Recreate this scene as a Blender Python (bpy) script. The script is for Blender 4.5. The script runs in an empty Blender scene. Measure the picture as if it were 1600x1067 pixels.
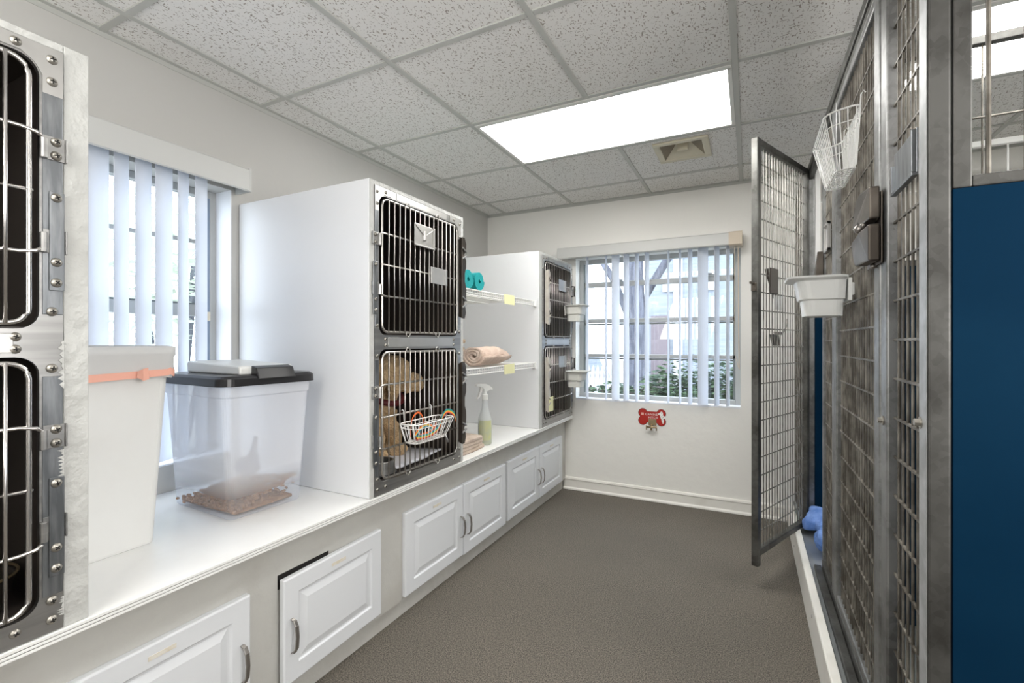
import bpy, bmesh, math, random
from mathutils import Vector, Matrix, noise
random.seed(7)
C = bpy.context.scene.collection
PI = math.pi
# ------------------------------------------------------------------ materials
def nt(name):
    m = bpy.data.materials.new(name); m.use_nodes = True
    t = m.node_tree; b = t.nodes['Principled BSDF']
    return m, t, b
def mat(name, col, rough=.5, metal=0., col2=None, nscale=8., ndet=4., lo=.4, hi=.65, bump=0., bscale=40., spec=None, trans=0., coat=0., bdist=.004, rot=None, stretch=None):
    m, t, b = nt(name); N = t.nodes; L = t.links
    b.inputs['Base Color'].default_value = (*col, 1)
    b.inputs['Roughness'].default_value = rough
    b.inputs['Metallic'].default_value = metal
    if spec is not None: b.inputs['Specular IOR Level'].default_value = spec
    if trans: b.inputs['Transmission Weight'].default_value = trans
    if coat: b.inputs['Coat Weight'].default_value = coat
    tc = N.new('ShaderNodeTexCoord'); src = tc.outputs['Object']
    if stretch:
        mp = N.new('ShaderNodeMapping'); mp.inputs['Scale'].default_value = stretch
        L.new(src, mp.inputs['Vector']); src = mp.outputs['Vector']
    if col2:
        n = N.new('ShaderNodeTexNoise'); n.inputs['Scale'].default_value = nscale; n.inputs['Detail'].default_value = ndet
        L.new(src, n.inputs['Vector'])
        r = N.new('ShaderNodeValToRGB'); r.color_ramp.elements[0].position = lo; r.color_ramp.elements[1].position = hi
        r.color_ramp.elements[0].color = (*col, 1); r.color_ramp.elements[1].color = (*col2, 1)
        L.new(n.outputs['Fac'], r.inputs['Fac']); L.new(r.outputs['Color'], b.inputs['Base Color'])
    if bump:
        n2 = N.new('ShaderNodeTexNoise'); n2.inputs['Scale'].default_value = bscale; n2.inputs['Detail'].default_value = 5
        L.new(src, n2.inputs['Vector'])
        bp = N.new('ShaderNodeBump'); bp.inputs['Strength'].default_value = bump; bp.inputs['Distance'].default_value = bdist
        L.new(n2.outputs['Fac'], bp.inputs['Height']); L.new(bp.outputs['Normal'], b.inputs['Normal'])
    return m
def emis(name, col, s):
    m, t, b = nt(name)
    b.inputs['Base Color'].default_value = (.9, .9, .9, 1)
    b.inputs['Emission Color'].default_value = (*col, 1); b.inputs['Emission Strength'].default_value = s
    return m
def thin(name, col, tcol, mix_t, transp=0., rough=.5):
    """diffuse + translucent (+ clear) sheet, for plastic films and blinds"""
    m, t, b = nt(name); N = t.nodes; L = t.links; N.remove(b)
    out = N['Material Output']
    p = N.new('ShaderNodeBsdfPrincipled'); p.inputs['Base Color'].default_value = (*col, 1); p.inputs['Roughness'].default_value = rough
    tr = N.new('ShaderNodeBsdfTranslucent'); tr.inputs['Color'].default_value = (*tcol, 1)
    mx = N.new('ShaderNodeMixShader'); mx.inputs[0].default_value = mix_t
    L.new(p.outputs[0], mx.inputs[1]); L.new(tr.outputs[0], mx.inputs[2]); last = mx
    if transp:
        tp = N.new('ShaderNodeBsdfTransparent'); tp.inputs['Color'].default_value = (.95, .97, 1, 1)
        m2 = N.new('ShaderNodeMixShader'); m2.inputs[0].default_value = transp
        L.new(last.outputs[0], m2.inputs[1]); L.new(tp.outputs[0], m2.inputs[2]); last = m2
    L.new(last.outputs[0], out.inputs['Surface'])
    return m
def tub_mat():
    m = thin('frosted_tub', (.94, .95, .985), (.97, .98, 1), .32, .40, .5); N = m.node_tree.nodes; L = m.node_tree.links
    for n in N:
        if n.type == 'BSDF_PRINCIPLED': n.inputs['Specular IOR Level'].default_value = .2
    tc = N.new('ShaderNodeTexCoord'); sx = N.new('ShaderNodeSeparateXYZ'); L.new(tc.outputs['Object'], sx.inputs[0])
    mr = N.new('ShaderNodeMapRange'); mr.inputs[1].default_value = .07; mr.inputs[2].default_value = .15; mr.inputs[3].default_value = .76; mr.inputs[4].default_value = .36
    L.new(sx.outputs[2], mr.inputs[0])
    mx = [n for n in N if n.type == 'MIX_SHADER' and not n.inputs[0].is_linked and abs(n.inputs[0].default_value-.40) < 1e-4][0]
    L.new(mr.outputs[0], mx.inputs[0])
    return m
def glass_mat():
    m, t, b = nt('window_glass'); N = t.nodes; L = t.links; N.remove(b)
    g = N.new('ShaderNodeBsdfGlossy'); g.inputs['Roughness'].default_value = .02
    tp = N.new('ShaderNodeBsdfTransparent'); tp.inputs['Color'].default_value = (.94, .97, 1, 1)
    mx = N.new('ShaderNodeMixShader'); mx.inputs[0].default_value = .06
    L.new(tp.outputs[0], mx.inputs[1]); L.new(g.outputs[0], mx.inputs[2]); L.new(mx.outputs[0], N['Material Output'].inputs['Surface'])
    return m
def ceiling_mat():
    m, t, b = nt('fissured_tile'); N = t.nodes; L = t.links
    tc = N.new('ShaderNodeTexCoord')
    b.inputs['Roughness'].default_value = .9
    facs = []
    for k, (sx, sy, ang, sc) in enumerate([(1, .36, .4, 92), (.36, 1, 1.0, 104), (1, .4, 2.2, 130)]):
        mp = N.new('ShaderNodeMapping'); mp.inputs['Rotation'].default_value = (0, 0, ang); mp.inputs['Scale'].default_value = (sx, sy, 1)
        mp.inputs['Location'].default_value = (3.3 * k, 1.7 * k, 0)
        L.new(tc.outputs['Object'], mp.inputs['Vector'])
        ns = N.new('ShaderNodeTexNoise'); ns.inputs['Scale'].default_value = 30; L.new(mp.outputs[0], ns.inputs['Vector'])
        ad = N.new('ShaderNodeVectorMath'); ad.operation = 'MULTIPLY_ADD'; ad.inputs[1].default_value = (.03, .03, 0)
        L.new(ns.outputs['Color'], ad.inputs[0]); L.new(mp.outputs[0], ad.inputs[2])
        v = N.new('ShaderNodeTexVoronoi'); v.voronoi_dimensions = '2D'; v.inputs['Scale'].default_value = sc; L.new(ad.outputs[0], v.inputs['Vector'])
        # random cells only
        sp = N.new('ShaderNodeSeparateColor'); L.new(v.outputs['Color'], sp.inputs[0])
        rad = N.new('ShaderNodeMath'); rad.operation = 'MULTIPLY_ADD'; rad.inputs[1].default_value = .31; rad.inputs[2].default_value = -.09
        L.new(sp.outputs[0], rad.inputs[0])
        lt = N.new('ShaderNodeMath'); lt.operation = 'LESS_THAN'; L.new(v.outputs['Distance'], lt.inputs[0]); L.new(rad.outputs[0], lt.inputs[1])
        facs.append(lt)
    mx = N.new('ShaderNodeMath'); mx.operation = 'MAXIMUM'; L.new(facs[0].outputs[0], mx.inputs[0]); L.new(facs[1].outputs[0], mx.inputs[1])
    m2 = N.new('ShaderNodeMath'); m2.operation = 'MAXIMUM'; L.new(mx.outputs[0], m2.inputs[0]); L.new(facs[2].outputs[0], m2.inputs[1])
    mc = N.new('ShaderNodeMix'); mc.data_type = 'RGBA'
    mc.inputs[6].default_value = (.76, .75, .73, 1); mc.inputs[7].default_value = (.34, .31, .28, 1)
    L.new(m2.outputs[0], mc.inputs[0]); L.new(mc.outputs[2], b.inputs['Base Color'])
    return m
def floor_mat():
    m, t, b = nt('speckled_floor'); N = t.nodes; L = t.links
    tc = N.new('ShaderNodeTexCoord')
    n1 = N.new('ShaderNodeTexNoise'); n1.inputs['Scale'].default_value = 210; n1.inputs['Detail'].default_value = 3; L.new(tc.outputs['Object'], n1.inputs['Vector'])
    r = N.new('ShaderNodeValToRGB'); e = r.color_ramp.elements
    e[0].position = .33; e[0].color = (.052, .047, .039, 1); e[1].position = .7; e[1].color = (.245, .222, .19, 1)
    L.new(n1.outputs['Fac'], r.inputs['Fac'])
    n2 = N.new('ShaderNodeTexNoise'); n2.inputs['Scale'].default_value = 1.6; n2.inputs['Detail'].default_value = 4; L.new(tc.outputs['Object'], n2.inputs['Vector'])
    r2 = N.new('ShaderNodeValToRGB'); r2.color_ramp.elements[0].color = (.8, .8, .8, 1); r2.color_ramp.elements[1].color = (1.12, 1.1, 1.08, 1)
    L.new(n2.outputs['Fac'], r2.inputs['Fac'])
    mc = N.new('ShaderNodeMix'); mc.data_type = 'RGBA'; mc.blend_type = 'MULTIPLY'; mc.inputs[0].default_value = 1
    L.new(r.outputs[0], mc.inputs[6]); L.new(r2.outputs[0], mc.inputs[7]); L.new(mc.outputs[2], b.inputs['Base Color'])
    b.inputs['Roughness'].default_value = .7; b.inputs['Specular IOR Level'].default_value = .2
    bp = N.new('ShaderNodeBump'); bp.inputs['Strength'].default_value = .12; bp.inputs['Distance'].default_value = .0015
    L.new(n1.outputs['Fac'], bp.inputs['Height']); L.new(bp.outputs[0], b.inputs['Normal'])
    return m
def galv_mat(name, a, bcol, rough=.45, metal=.75):
    m, t, b = nt(name); N = t.nodes; L = t.links
    tc = N.new('ShaderNodeTexCoord')
    v = N.new('ShaderNodeTexVoronoi'); v.inputs['Scale'].default_value = 70; L.new(tc.outputs['Object'], v.inputs['Vector'])
    n = N.new('ShaderNodeTexNoise'); n.inputs['Scale'].default_value = 7; n.inputs['Detail'].default_value = 6; L.new(tc.outputs['Object'], n.inputs['Vector'])
    sp = N.new('ShaderNodeSeparateColor'); L.new(v.outputs['Color'], sp.inputs[0])
    ad = N.new('ShaderNodeMath'); ad.operation = 'MULTIPLY_ADD'; ad.inputs[1].default_value = .10; L.new(sp.outputs[0], ad.inputs[0]); L.new(n.outputs['Fac'], ad.inputs[2])
    r = N.new('ShaderNodeValToRGB'); r.color_ramp.elements[0].position = .38; r.color_ramp.elements[1].position = .68
    r.color_ramp.elements[0].color = (*a, 1); r.color_ramp.elements[1].color = (*bcol, 1)
    L.new(ad.outputs[0], r.inputs['Fac']); L.new(r.outputs[0], b.inputs['Base Color'])
    b.inputs['Metallic'].default_value = metal; b.inputs['Roughness'].default_value = rough
    return m
M = dict(
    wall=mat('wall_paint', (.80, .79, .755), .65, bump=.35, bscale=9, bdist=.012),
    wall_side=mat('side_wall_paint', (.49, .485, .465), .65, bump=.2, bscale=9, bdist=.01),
    ceil=ceiling_mat(), floor=floor_mat(),
    tbar=mat('grid_paint', (.47, .475, .45), .5),
    trim=mat('trim_paint', (.80, .785, .74), .4, col2=(.70, .68, .62), nscale=6, lo=.55, hi=.8),
    plaster=mat('cabinet_plaster', (.54, .535, .505), .55, col2=(.47, .455, .42), nscale=5, lo=.5, hi=.8, bump=.5, bscale=14, bdist=.012),
    housing=mat('housing_white', (.73, .74, .755), .45, bump=.15, bscale=18, bdist=.006),
    stile=mat('stile_plaster', (.52, .525, .505), .55, col2=(.46, .46, .44), nscale=9, lo=.5, hi=.8, bump=.8, bscale=22, bdist=.014),
    counter=mat('counter_gloss', (.84, .84, .825), .28, col2=(.78, .775, .75), nscale=5, lo=.5, hi=.8, bump=.1, bscale=30),
    cdoor=mat('door_lacquer', (.72, .74, .765), .38),
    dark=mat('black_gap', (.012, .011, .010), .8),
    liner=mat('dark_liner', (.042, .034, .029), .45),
    steel=mat('brushed_steel', (.33, .328, .32), .36, .9, col2=(.43, .425, .415), nscale=9, stretch=(1, .3, 6)),
    steel_l=mat('bright_steel', (.50, .495, .48), .38, .85, col2=(.58, .57, .555), nscale=6),
    steel_d=mat('strip_steel', (.20, .212, .225), .33, .85, col2=(.32, .335, .35), nscale=10, stretch=(1, 8, 1)),
    rod=mat('polished_rod', (.66, .64, .62), .25, .95),
    rod_d=mat('dull_rod', (.52, .50, .47), .3, .95),
    screw=mat('screw_steel', (.40, .38, .34), .42, .9),
    nickel=mat('pewter', (.33, .31, .29), .35, .9),
    bronze=mat('latch_bronze', (.085, .072, .06), .42, .7, col2=(.15, .13, .11), nscale=12),
    bronze_d=mat('latch_black', (.075, .064, .055), .28, .75),
    beige_latch=mat('latch_cream', (.50, .47, .42), .45, .1, col2=(.42, .38, .33), nscale=12),
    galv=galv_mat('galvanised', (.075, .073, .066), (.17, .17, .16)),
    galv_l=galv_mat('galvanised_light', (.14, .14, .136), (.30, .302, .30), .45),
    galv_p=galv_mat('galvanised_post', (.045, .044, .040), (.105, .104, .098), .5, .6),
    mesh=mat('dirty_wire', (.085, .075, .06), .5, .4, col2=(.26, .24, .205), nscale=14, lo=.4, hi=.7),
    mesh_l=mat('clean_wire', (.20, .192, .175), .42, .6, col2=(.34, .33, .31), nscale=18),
    blue=mat('blue_panel', (.002, .019, .045), .65, col2=(.003, .023, .052), nscale=3, spec=.03),
    white=mat('white_plastic', (.78, .79, .77), .35),
    cup=mat('cup_plastic', (.66, .66, .62), .4),
    wire=mat('white_wire', (.80, .80, .78), .35),
    can=mat('can_plastic', (.76, .765, .75), .42, col2=(.72, .72, .70), nscale=4),
    linerbag=thin('liner_bag', (.78, .78, .77), (.8, .8, .8), .3, .1),
    orange=mat('orange_band', (.82, .42, .32), .5),
    tub=tub_mat(),
    black=mat('black_plastic', (.016, .016, .018), .3),
    kib=mat('kibble', (.26, .12, .045), .8, col2=(.38, .20, .09), nscale=40),
    navy=mat('scoop_navy', (.16, .18, .28), .4),
    teal=mat('teal_foam', (.003, .30, .31), .7, bump=.3, bscale=200),
    towel=mat('beige_towel', (.62, .47, .38), .9, col2=(.70, .56, .47), nscale=25, bump=.8, bscale=140, bdist=.006),
    towel2=mat('tan_towel', (.42, .32, .21), .9, col2=(.55, .44, .31), nscale=18, bump=.8, bscale=120, bdist=.006),
    rag=mat('rag_cloth', (.60, .50, .42), .9, col2=(.48, .38, .30), nscale=20, bump=.6, bscale=140),
    bluecloth=mat('blue_blanket', (.10, .22, .58), .95, col2=(.22, .36, .74), nscale=16, bump=.8, bscale=120, bdist=.006),
    pad=mat('white_pad', (.72, .73, .78), .85, bump=.4, bscale=30),
    fur=mat('tan_fur', (.62, .42, .22), .95, col2=(.80, .60, .38), nscale=22, lo=.35, hi=.7, bump=1., bscale=120, bdist=.012),
    nose=mat('nose_black', (.02, .015, .013), .3),
    collar=mat('red_collar', (.10, .008, .01), .6),
    bottle=thin('cloudy_bottle', (.80, .82, .83), (.85, .88, .9), .45, .25, .3),
    fluid=mat('green_fluid', (.62, .66, .24), .3),
    blabel=mat('bottle_label', (.52, .56, .40), .5, col2=(.60, .60, .30), nscale=20),
    tag=mat('yellow_tag', (.76, .74, .42), .6),
    tape=mat('beige_tape', (.66, .60, .48), .6, col2=(.74, .71, .64), nscale=60),
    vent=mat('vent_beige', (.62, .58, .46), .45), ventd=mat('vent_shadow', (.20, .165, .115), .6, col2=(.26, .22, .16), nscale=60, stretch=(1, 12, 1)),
    light=emis('diffuser_glow', (1, .985, .95), 11),
    lframe=mat('fixture_enamel', (.70, .70, .67), .4),
    vane=thin('vane_fabric', (.82, .83, .85), (.84, .87, .93), .5),
    val=mat('valance_vinyl', (.53, .535, .52), .45), valend=mat('valance_cap', (.56, .48, .38), .5),
    winf=mat('window_enamel', (.40, .41, .405), .4), wind=mat('window_seal', (.16, .18, .18), .5), glass=glass_mat(),
    jamb=mat('jamb_paint', (.80, .82, .86), .5),
    red=mat('sign_red', (.42, .016, .008), .35), redd=mat('sign_edge', (.16, .006, .01), .4), signw=mat('sign_white', (.85, .83, .8), .4),
    brass=mat('brass', (.42, .33, .20), .35, .9),
    grass=mat('ground_leaf', (.22, .22, .20), .9, col2=(.38, .37, .35), nscale=4),
    leaf=mat('hedge_leaf', (.02, .05, .03), .6, col2=(.10, .17, .08), nscale=6),
    leaf2=mat('pale_leaf', (.55, .62, .52), .6, col2=(.80, .84, .78), nscale=3),
    bark=mat('tree_bark', (.07, .075, .10), .9, col2=(.15, .16, .20), nscale=7, bump=1, bscale=12, stretch=(3, 3, .5)),
    siding=mat('pale_siding', (.24, .275, .33), .8, col2=(.31, .34, .38), nscale=3, stretch=(.4, 1, 8)),
    hroof=mat('roof_shingle', (.2, .2, .23), .9), pick=mat('picket_white', (.50, .50, .52), .6),
    hglass=mat('far_pane', (.60, .63, .67), .2), trunkd=mat('garden_fence', (.05, .045, .04), .8),
)
# ------------------------------------------------------------------ mesh helpers
def BM(): return bmesh.new()
def box(bm, a, b):
    x0, y0, z0 = [min(p, q) for p, q in zip(a, b)]; x1, y1, z1 = [max(p, q) for p, q in zip(a, b)]
    v = [bm.verts.new(p) for p in [(x0,y0,z0),(x1,y0,z0),(x1,y1,z0),(x0,y1,z0),(x0,y0,z1),(x1,y0,z1),(x1,y1,z1),(x0,y1,z1)]]
    for f in [(0,3,2,1),(4,5,6,7),(0,1,5,4),(1,2,6,5),(2,3,7,6),(3,0,4,7)]: bm.faces.new([v[i] for i in f])
    return bm
def hexa(bm, pts):   # 8 points, box order
    v = [bm.verts.new(p) for p in pts]
    for f in [(0,3,2,1),(4,5,6,7),(0,1,5,4),(1,2,6,5),(2,3,7,6),(3,0,4,7)]: bm.faces.new([v[i] for i in f])
    return bm
def tube(bm, pts, r, n=6, closed=False, cap=True):
    pts = [Vector(p) for p in pts]; rings = []; m = len(pts)
    for i, p in enumerate(pts):
        if closed: d = (pts[(i+1) % m] - pts[i-1])
        else: d = (pts[min(i+1, m-1)] - pts[max(i-1, 0)])
        d.normalize()
        up = Vector((0, 0, 1)) if abs(d.z) < .9 else Vector((1, 0, 0))
        a = d.cross(up).normalized(); b = a.cross(d).normalized()
        rr = r[i] if isinstance(r, (list, tuple)) else r
        rings.append([bm.verts.new(p + a*rr*math.cos(2*PI*k/n) + b*rr*math.sin(2*PI*k/n)) for k in range(n)])
    for i in range(m if closed else m-1):
        A = rings[i]; B = rings[(i+1) % m]
        off = 0
        if closed and i == m-1:
            off = min(range(n), key=lambda o: sum((A[k].co - B[(k+o) % n].co).length for k in range(n)))
        for k in range(n):
            try: bm.faces.new([A[k], A[(k+1) % n], B[(k+1+off) % n], B[(k+off) % n]])
            except ValueError: pass
    if cap and not closed:
        bm.faces.new(rings[0][::-1]); bm.faces.new(rings[-1])
    return bm
def lathe(bm, prof, c=(0,0,0), n=24, axis='z'):
    rings = []
    for r, z in prof:
        ring = []
        for k in range(n):
            t = 2*PI*k/n; x, y = r*math.cos(t), r*math.sin(t)
            p = (x, y, z) if axis == 'z' else ((z, x, y) if axis == 'x' else (x, z, y))
            ring.append(bm.verts.new(Vector(p) + Vector(c)))
        rings.append(ring)
    for A, B in zip(rings, rings[1:]):
        for k in range(n): bm.faces.new([A[k], A[(k+1) % n], B[(k+1) % n], B[k]])
    if prof[0][0] > 1e-5: bm.faces.new(rings[0][::-1])
    if prof[-1][0] > 1e-5: bm.faces.new(rings[-1])
    bmesh.ops.remove_doubles(bm, verts=[v for r in rings for v in r], dist=1e-6)
    return bm
def prism(bm, poly, plane, d0, d1):
    """poly of 2D points; plane 'yz' extrudes along x, 'xz' along y, 'xy' along z"""
    def P(p, d):
        return {'yz': (d, p[0], p[1]), 'xz': (p[0], d, p[1]), 'xy': (p[0], p[1], d)}[plane]
    A = [bm.verts.new(P(p, d0)) for p in poly]; B = [bm.verts.new(P(p, d1)) for p in poly]
    n = len(poly)
    bm.faces.new(A[::-1]); bm.faces.new(B)
    for k in range(n): bm.faces.new([A[k], A[(k+1) % n], B[(k+1) % n], B[k]])
    return bm
def rrect(y0, y1, z0, z1, r, n=5):
    out = []
    for cy, cz, a0 in [(y1-r, z1-r, 0), (y0+r, z1-r, PI/2), (y0+r, z0+r, PI), (y1-r, z0+r, 3*PI/2)]:
        for k in range(n+1):
            a = a0 + PI/2*k/n; out.append((cy + r*math.cos(a), cz + r*math.sin(a)))
    return out
ORG = {}
def org(o): return ORG.get(o.name, Vector((0, 0, 0)))
def obj(name, bm, m, parent=None, smooth=False, bevel=0, seg=2, label=None):
    bmesh.ops.recalc_face_normals(bm, faces=bm.faces)
    w = org(parent) if parent else Vector((0, 0, 0))
    if w.length: bmesh.ops.translate(bm, verts=bm.verts, vec=-w)
    me = bpy.data.meshes.new(name); bm.to_mesh(me); bm.free()
    ms = m if isinstance(m, (list, tuple)) else [m]
    for q in ms: me.materials.append(q)
    o = bpy.data.objects.new(name, me); C.objects.link(o)
    if parent: o.parent = parent; ORG[o.name] = w.copy()
    if smooth:
        me.polygons.foreach_set('use_smooth', [True]*len(me.polygons))
    if bevel:
        b = o.modifiers.new('b', 'BEVEL'); b.width = bevel; b.segments = seg; b.limit_method = 'ANGLE'; b.angle_limit = math.radians(40)
    if label: o['label'] = label
    return o
def thing(name, label, cat, loc=(0,0,0), group=None):
    o = bpy.data.objects.new(name, None); C.objects.link(o); o.empty_display_size = .05
    o.location = loc; ORG[o.name] = Vector(loc)
    o['label'] = label; o['category'] = cat
    if group: o['group'] = group
    return o
def tag(o, label, cat, group=None, kind=None):
    o['label'] = label; o['category'] = cat
    if group: o['group'] = group
    if kind: o['kind'] = kind
    return o
def solo(name, bm, m, label, cat, **kw):
    g = kw.pop('group', None); k = kw.pop('kind', None)
    return tag(obj(name, bm, m, **kw), label, cat, g, k)
def struct(name, bm, m, **kw):
    o = obj(name, bm, m, **kw); o['kind'] = 'structure'; return o
def copy_tree(o, parent=None):
    c = o.copy(); C.objects.link(c)
    ORG[c.name] = org(o).copy()
    if parent: c.parent = parent
    for ch in list(o.children): copy_tree(ch, c)
    return c
def blob(name, balls, voxel, m, parent=None, amp=0., nsc=20., smooth_it=6, amp2=0., nsc2=60.):
    """one continuous surface grown round tapered capsules: (p0, r0, p1, r1) or (p0, r0)"""
    bm = BM()
    for b in balls:
        p0, r0 = Vector(b[0]), b[1]
        p1, r1 = (Vector(b[2]), b[3]) if len(b) > 2 else (p0, r0)
        steps = max(1, int((p1-p0).length/(min(r0, r1)*.35)))
        for k in range(steps+1):
            t = k/steps; p = p0.lerp(p1, t); r = r0 + (r1-r0)*t
            bmesh.ops.create_icosphere(bm, subdivisions=2, radius=r, matrix=Matrix.Translation(p))
    me = bpy.data.meshes.new('t'); bm.to_mesh(me); bm.free()
    o = bpy.data.objects.new('t', me); C.objects.link(o)
    r = o.modifiers.new('r', 'REMESH'); r.mode = 'VOXEL'; r.voxel_size = voxel
    s = o.modifiers.new('s', 'SMOOTH'); s.iterations = smooth_it; s.factor = .5
    dg = bpy.context.evaluated_depsgraph_get(); dg.update()
    me2 = bpy.data.meshes.new_from_object(o.evaluated_get(dg))
    bpy.data.objects.remove(o); bpy.data.meshes.remove(me)
    bm = BM(); bm.from_mesh(me2); bpy.data.meshes.remove(me2)
    bm.normal_update()
    if amp:
        mv = [(v, v.normal*(amp*noise.noise(v.co*nsc) + amp2*noise.noise(v.co*nsc2))) for v in bm.verts]
        for v, d in mv: v.co += d
    return obj(name, bm, m, parent, smooth=True)
# ------------------------------------------------------------------ the room
XL, XR, YB, YF, H = -2.06, 1.9, 3.61, -1.6, 2.296
GX = [-1.88 + .6096*i for i in range(7)]; GY = [.8355 + .6096*j for j in range(-4, 5)]
T = .15
struct('floor', box(BM(), (XL-T, YF-T, -.08), (XR+T, YB+T, 0)), M['floor'])
# left wall with window opening
WL = (.46, 1.31, .70, 1.86)
bm = BM(); y0, y1, z0, z1 = WL
box(bm, (XL-T, YF-T, 0), (XL, y0, H)); box(bm, (XL-T, y1, 0), (XL, YB+T, H))
box(bm, (XL-T, y0, 0), (XL, y1, z0)); box(bm, (XL-T, y0, z1), (XL, y1, H))
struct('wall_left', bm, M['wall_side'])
WB = (-1.245, -.055, .735, 1.85)
bm = BM(); x0, x1, z0, z1 = WB
box(bm, (XL, YB, 0), (x0, YB+T, H)); box(bm, (x1, YB, 0), (XR+T, YB+T, H))
box(bm, (x0, YB, 0), (x1, YB+T, z0)); box(bm, (x0, YB, z1), (x1, YB+T, H))
struct('wall_back', bm, M['wall'])
struct('wall_right', box(BM(), (XR, YF-T, 0), (XR+T, YB, H)), M['wall'])
struct('wall_front', box(BM(), (XL, YF-T, 0), (XR, YF, H)), mat('front_wall_paint', (.42, .41, .39), .7))
# baseboard with profiled top
bm = BM(); prism(bm, [(3.61, 0), (3.585, 0), (3.587, .012), (3.597, .02), (3.597, .075), (3.592, .082), (3.596, .095), (3.61, .10)], 'yz', -1.345, .21)
struct('baseboard_back', bm, M['trim'], bevel=.002)
# ceiling: one sheet, with openings for fixtures and the vent
LIGHTS = [(1, 3, 6, 7), (4, 6, 6, 7), (1, 3, 1, 2)]     # GX i0..i1, GY j0..j1; last one is unseen, added for fill light
VENT = (-.49, -.198, 2.715, 3.02)
bm = BM()
xs = [XL] + GX + [XR]; ys = [YF] + GY + [YB]
def quad(bm, x0, x1, y0, y1, z):
    bm.faces.new([bm.verts.new(p) for p in [(x0,y0,z),(x0,y1,z),(x1,y1,z),(x1,y0,z)]])
for i in range(len(xs)-1):
    for j in range(len(ys)-1):
        cx, cy = (xs[i]+xs[i+1])/2, (ys[j]+ys[j+1])/2
        if any(GX[a] < cx < GX[b] and GY[c] < cy < GY[d] for a, b, c, d in LIGHTS): continue
        if xs[i] < VENT[0] and xs[i+1] > VENT[1] and ys[j] < VENT[2] and ys[j+1] > VENT[3]:
            quad(bm, xs[i], VENT[0]+.02, ys[j], ys[j+1], H); quad(bm, VENT[1]-.02, xs[i+1], ys[j], ys[j+1], H)
            quad(bm, VENT[0]+.02, VENT[1]-.02, ys[j], VENT[2]+.02, H); quad(bm, VENT[0]+.02, VENT[1]-.02, VENT[3]-.02, ys[j+1], H)
            continue
        quad(bm, xs[i], xs[i+1], ys[j], ys[j+1], H)
for f in bm.faces: f.normal_flip()
box(bm, (XL-T, YF-T, H+.25), (XR+T, YB+T, H+.3))
struct('ceiling', bm, M['ceil'])
bm = BM()
for i, x in enumerate(GX):
    cut = sorted((GY[c]+.0121, GY[d]-.0121) for a, b, c, d in LIGHTS if a < i < b)
    y = YF
    for c0, c1 in cut: box(bm, (x-.012, y, H-.006), (x+.012, c0, H+.01)); y = c1
    box(bm, (x-.012, y, H-.006), (x+.012, YB, H+.01))
for y in GY:
    for a, b in zip(xs, xs[1:]):
        box(bm, (a+.0121 if a in GX else a, y-.012, H-.0055), (b-.0121 if b in GX else b, y+.012, H+.01))
struct('trim_1', bm, M['tbar'], bevel=.0015)
bm = BM()
for a, b in [((XL, YF, H-.022), (XL+.003, YB, H)), ((XL, YB-.003, H-.022), (XR, YB, H)), ((XL, YF, H-.004), (XL+.022, YB, H)), ((XL, YB-.022, H-.004), (XR, YB, H))]: box(bm, a, b)
struct('trim_2', bm, M['tbar'])
for (a, b, c, d), lab in zip(LIGHTS, ['long white lit ceiling panel above the aisle near the window', 'lit ceiling panel over the dog kennel, seen through the bars', 'unseen ceiling panel added behind the camera for fill light']):
    x0, x1, y0, y1 = GX[a]+.012, GX[b]-.012, GY[c]+.012, GY[d]-.012
    t = thing('ceiling_light', lab, 'ceiling light', ((x0+x1)/2, (y0+y1)/2, H))
    bm = BM(); w = .018
    for p, q in [((x0, y0, H-.008), (x1, y0+w+.012, H+.03)), ((x0, y1-w, H-.008), (x1, y1, H+.03)), ((x0, y0+w, H-.008), (x0+w, y1-w, H+.03)), ((x1-w, y0+w, H-.008), (x1, y1-w, H+.03))]: box(bm, p, q)
    obj('frame', bm, M['lframe'], t, bevel=.002)
    obj('diffuser', box(BM(), (x0+w, y0+w, H+.002), (x1-w, y1-w, H+.008)), M['light'], t)
x0, x1, y0, y1 = VENT
t = thing('ceiling_vent', 'small beige ceiling air vent beside the long light', 'vent', ((x0+x1)/2, (y0+y1)/2, H))
bm = BM(); w = .035
for p, q in [((x0, y0, H-.012), (x1, y0+w, H)), ((x0, y1-w, H-.012), (x1, y1, H)), ((x0, y0+w, H-.012), (x0+w, y1-w, H)), ((x1-w, y0+w, H-.012), (x1, y1-w, H))]: box(bm, p, q)
obj('frame', bm, M['vent'], t, bevel=.004)
ix0, ix1, iy0, iy1 = x0+w, x1-w, y0+w, y1-w; mx, my = (x0+x1)/2, (y0+y1)/2
ci = [(mx-.03, my-.012), (mx+.03, my-.012), (mx+.03, my+.012), (mx-.03, my+.012)]; co = [(ix0, iy0), (ix1, iy0), (ix1, iy1), (ix0, iy1)]
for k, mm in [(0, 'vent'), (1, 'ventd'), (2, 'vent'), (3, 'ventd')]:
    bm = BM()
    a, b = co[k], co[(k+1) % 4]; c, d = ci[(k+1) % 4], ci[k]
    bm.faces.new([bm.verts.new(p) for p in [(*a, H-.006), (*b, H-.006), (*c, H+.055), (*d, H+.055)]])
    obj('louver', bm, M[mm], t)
obj('damper_lever', box(BM(), (mx-.03, my-.011, H-.006), (mx+.03, my+.011, H+.055)), M['vent'], t, bevel=.004)
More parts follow.
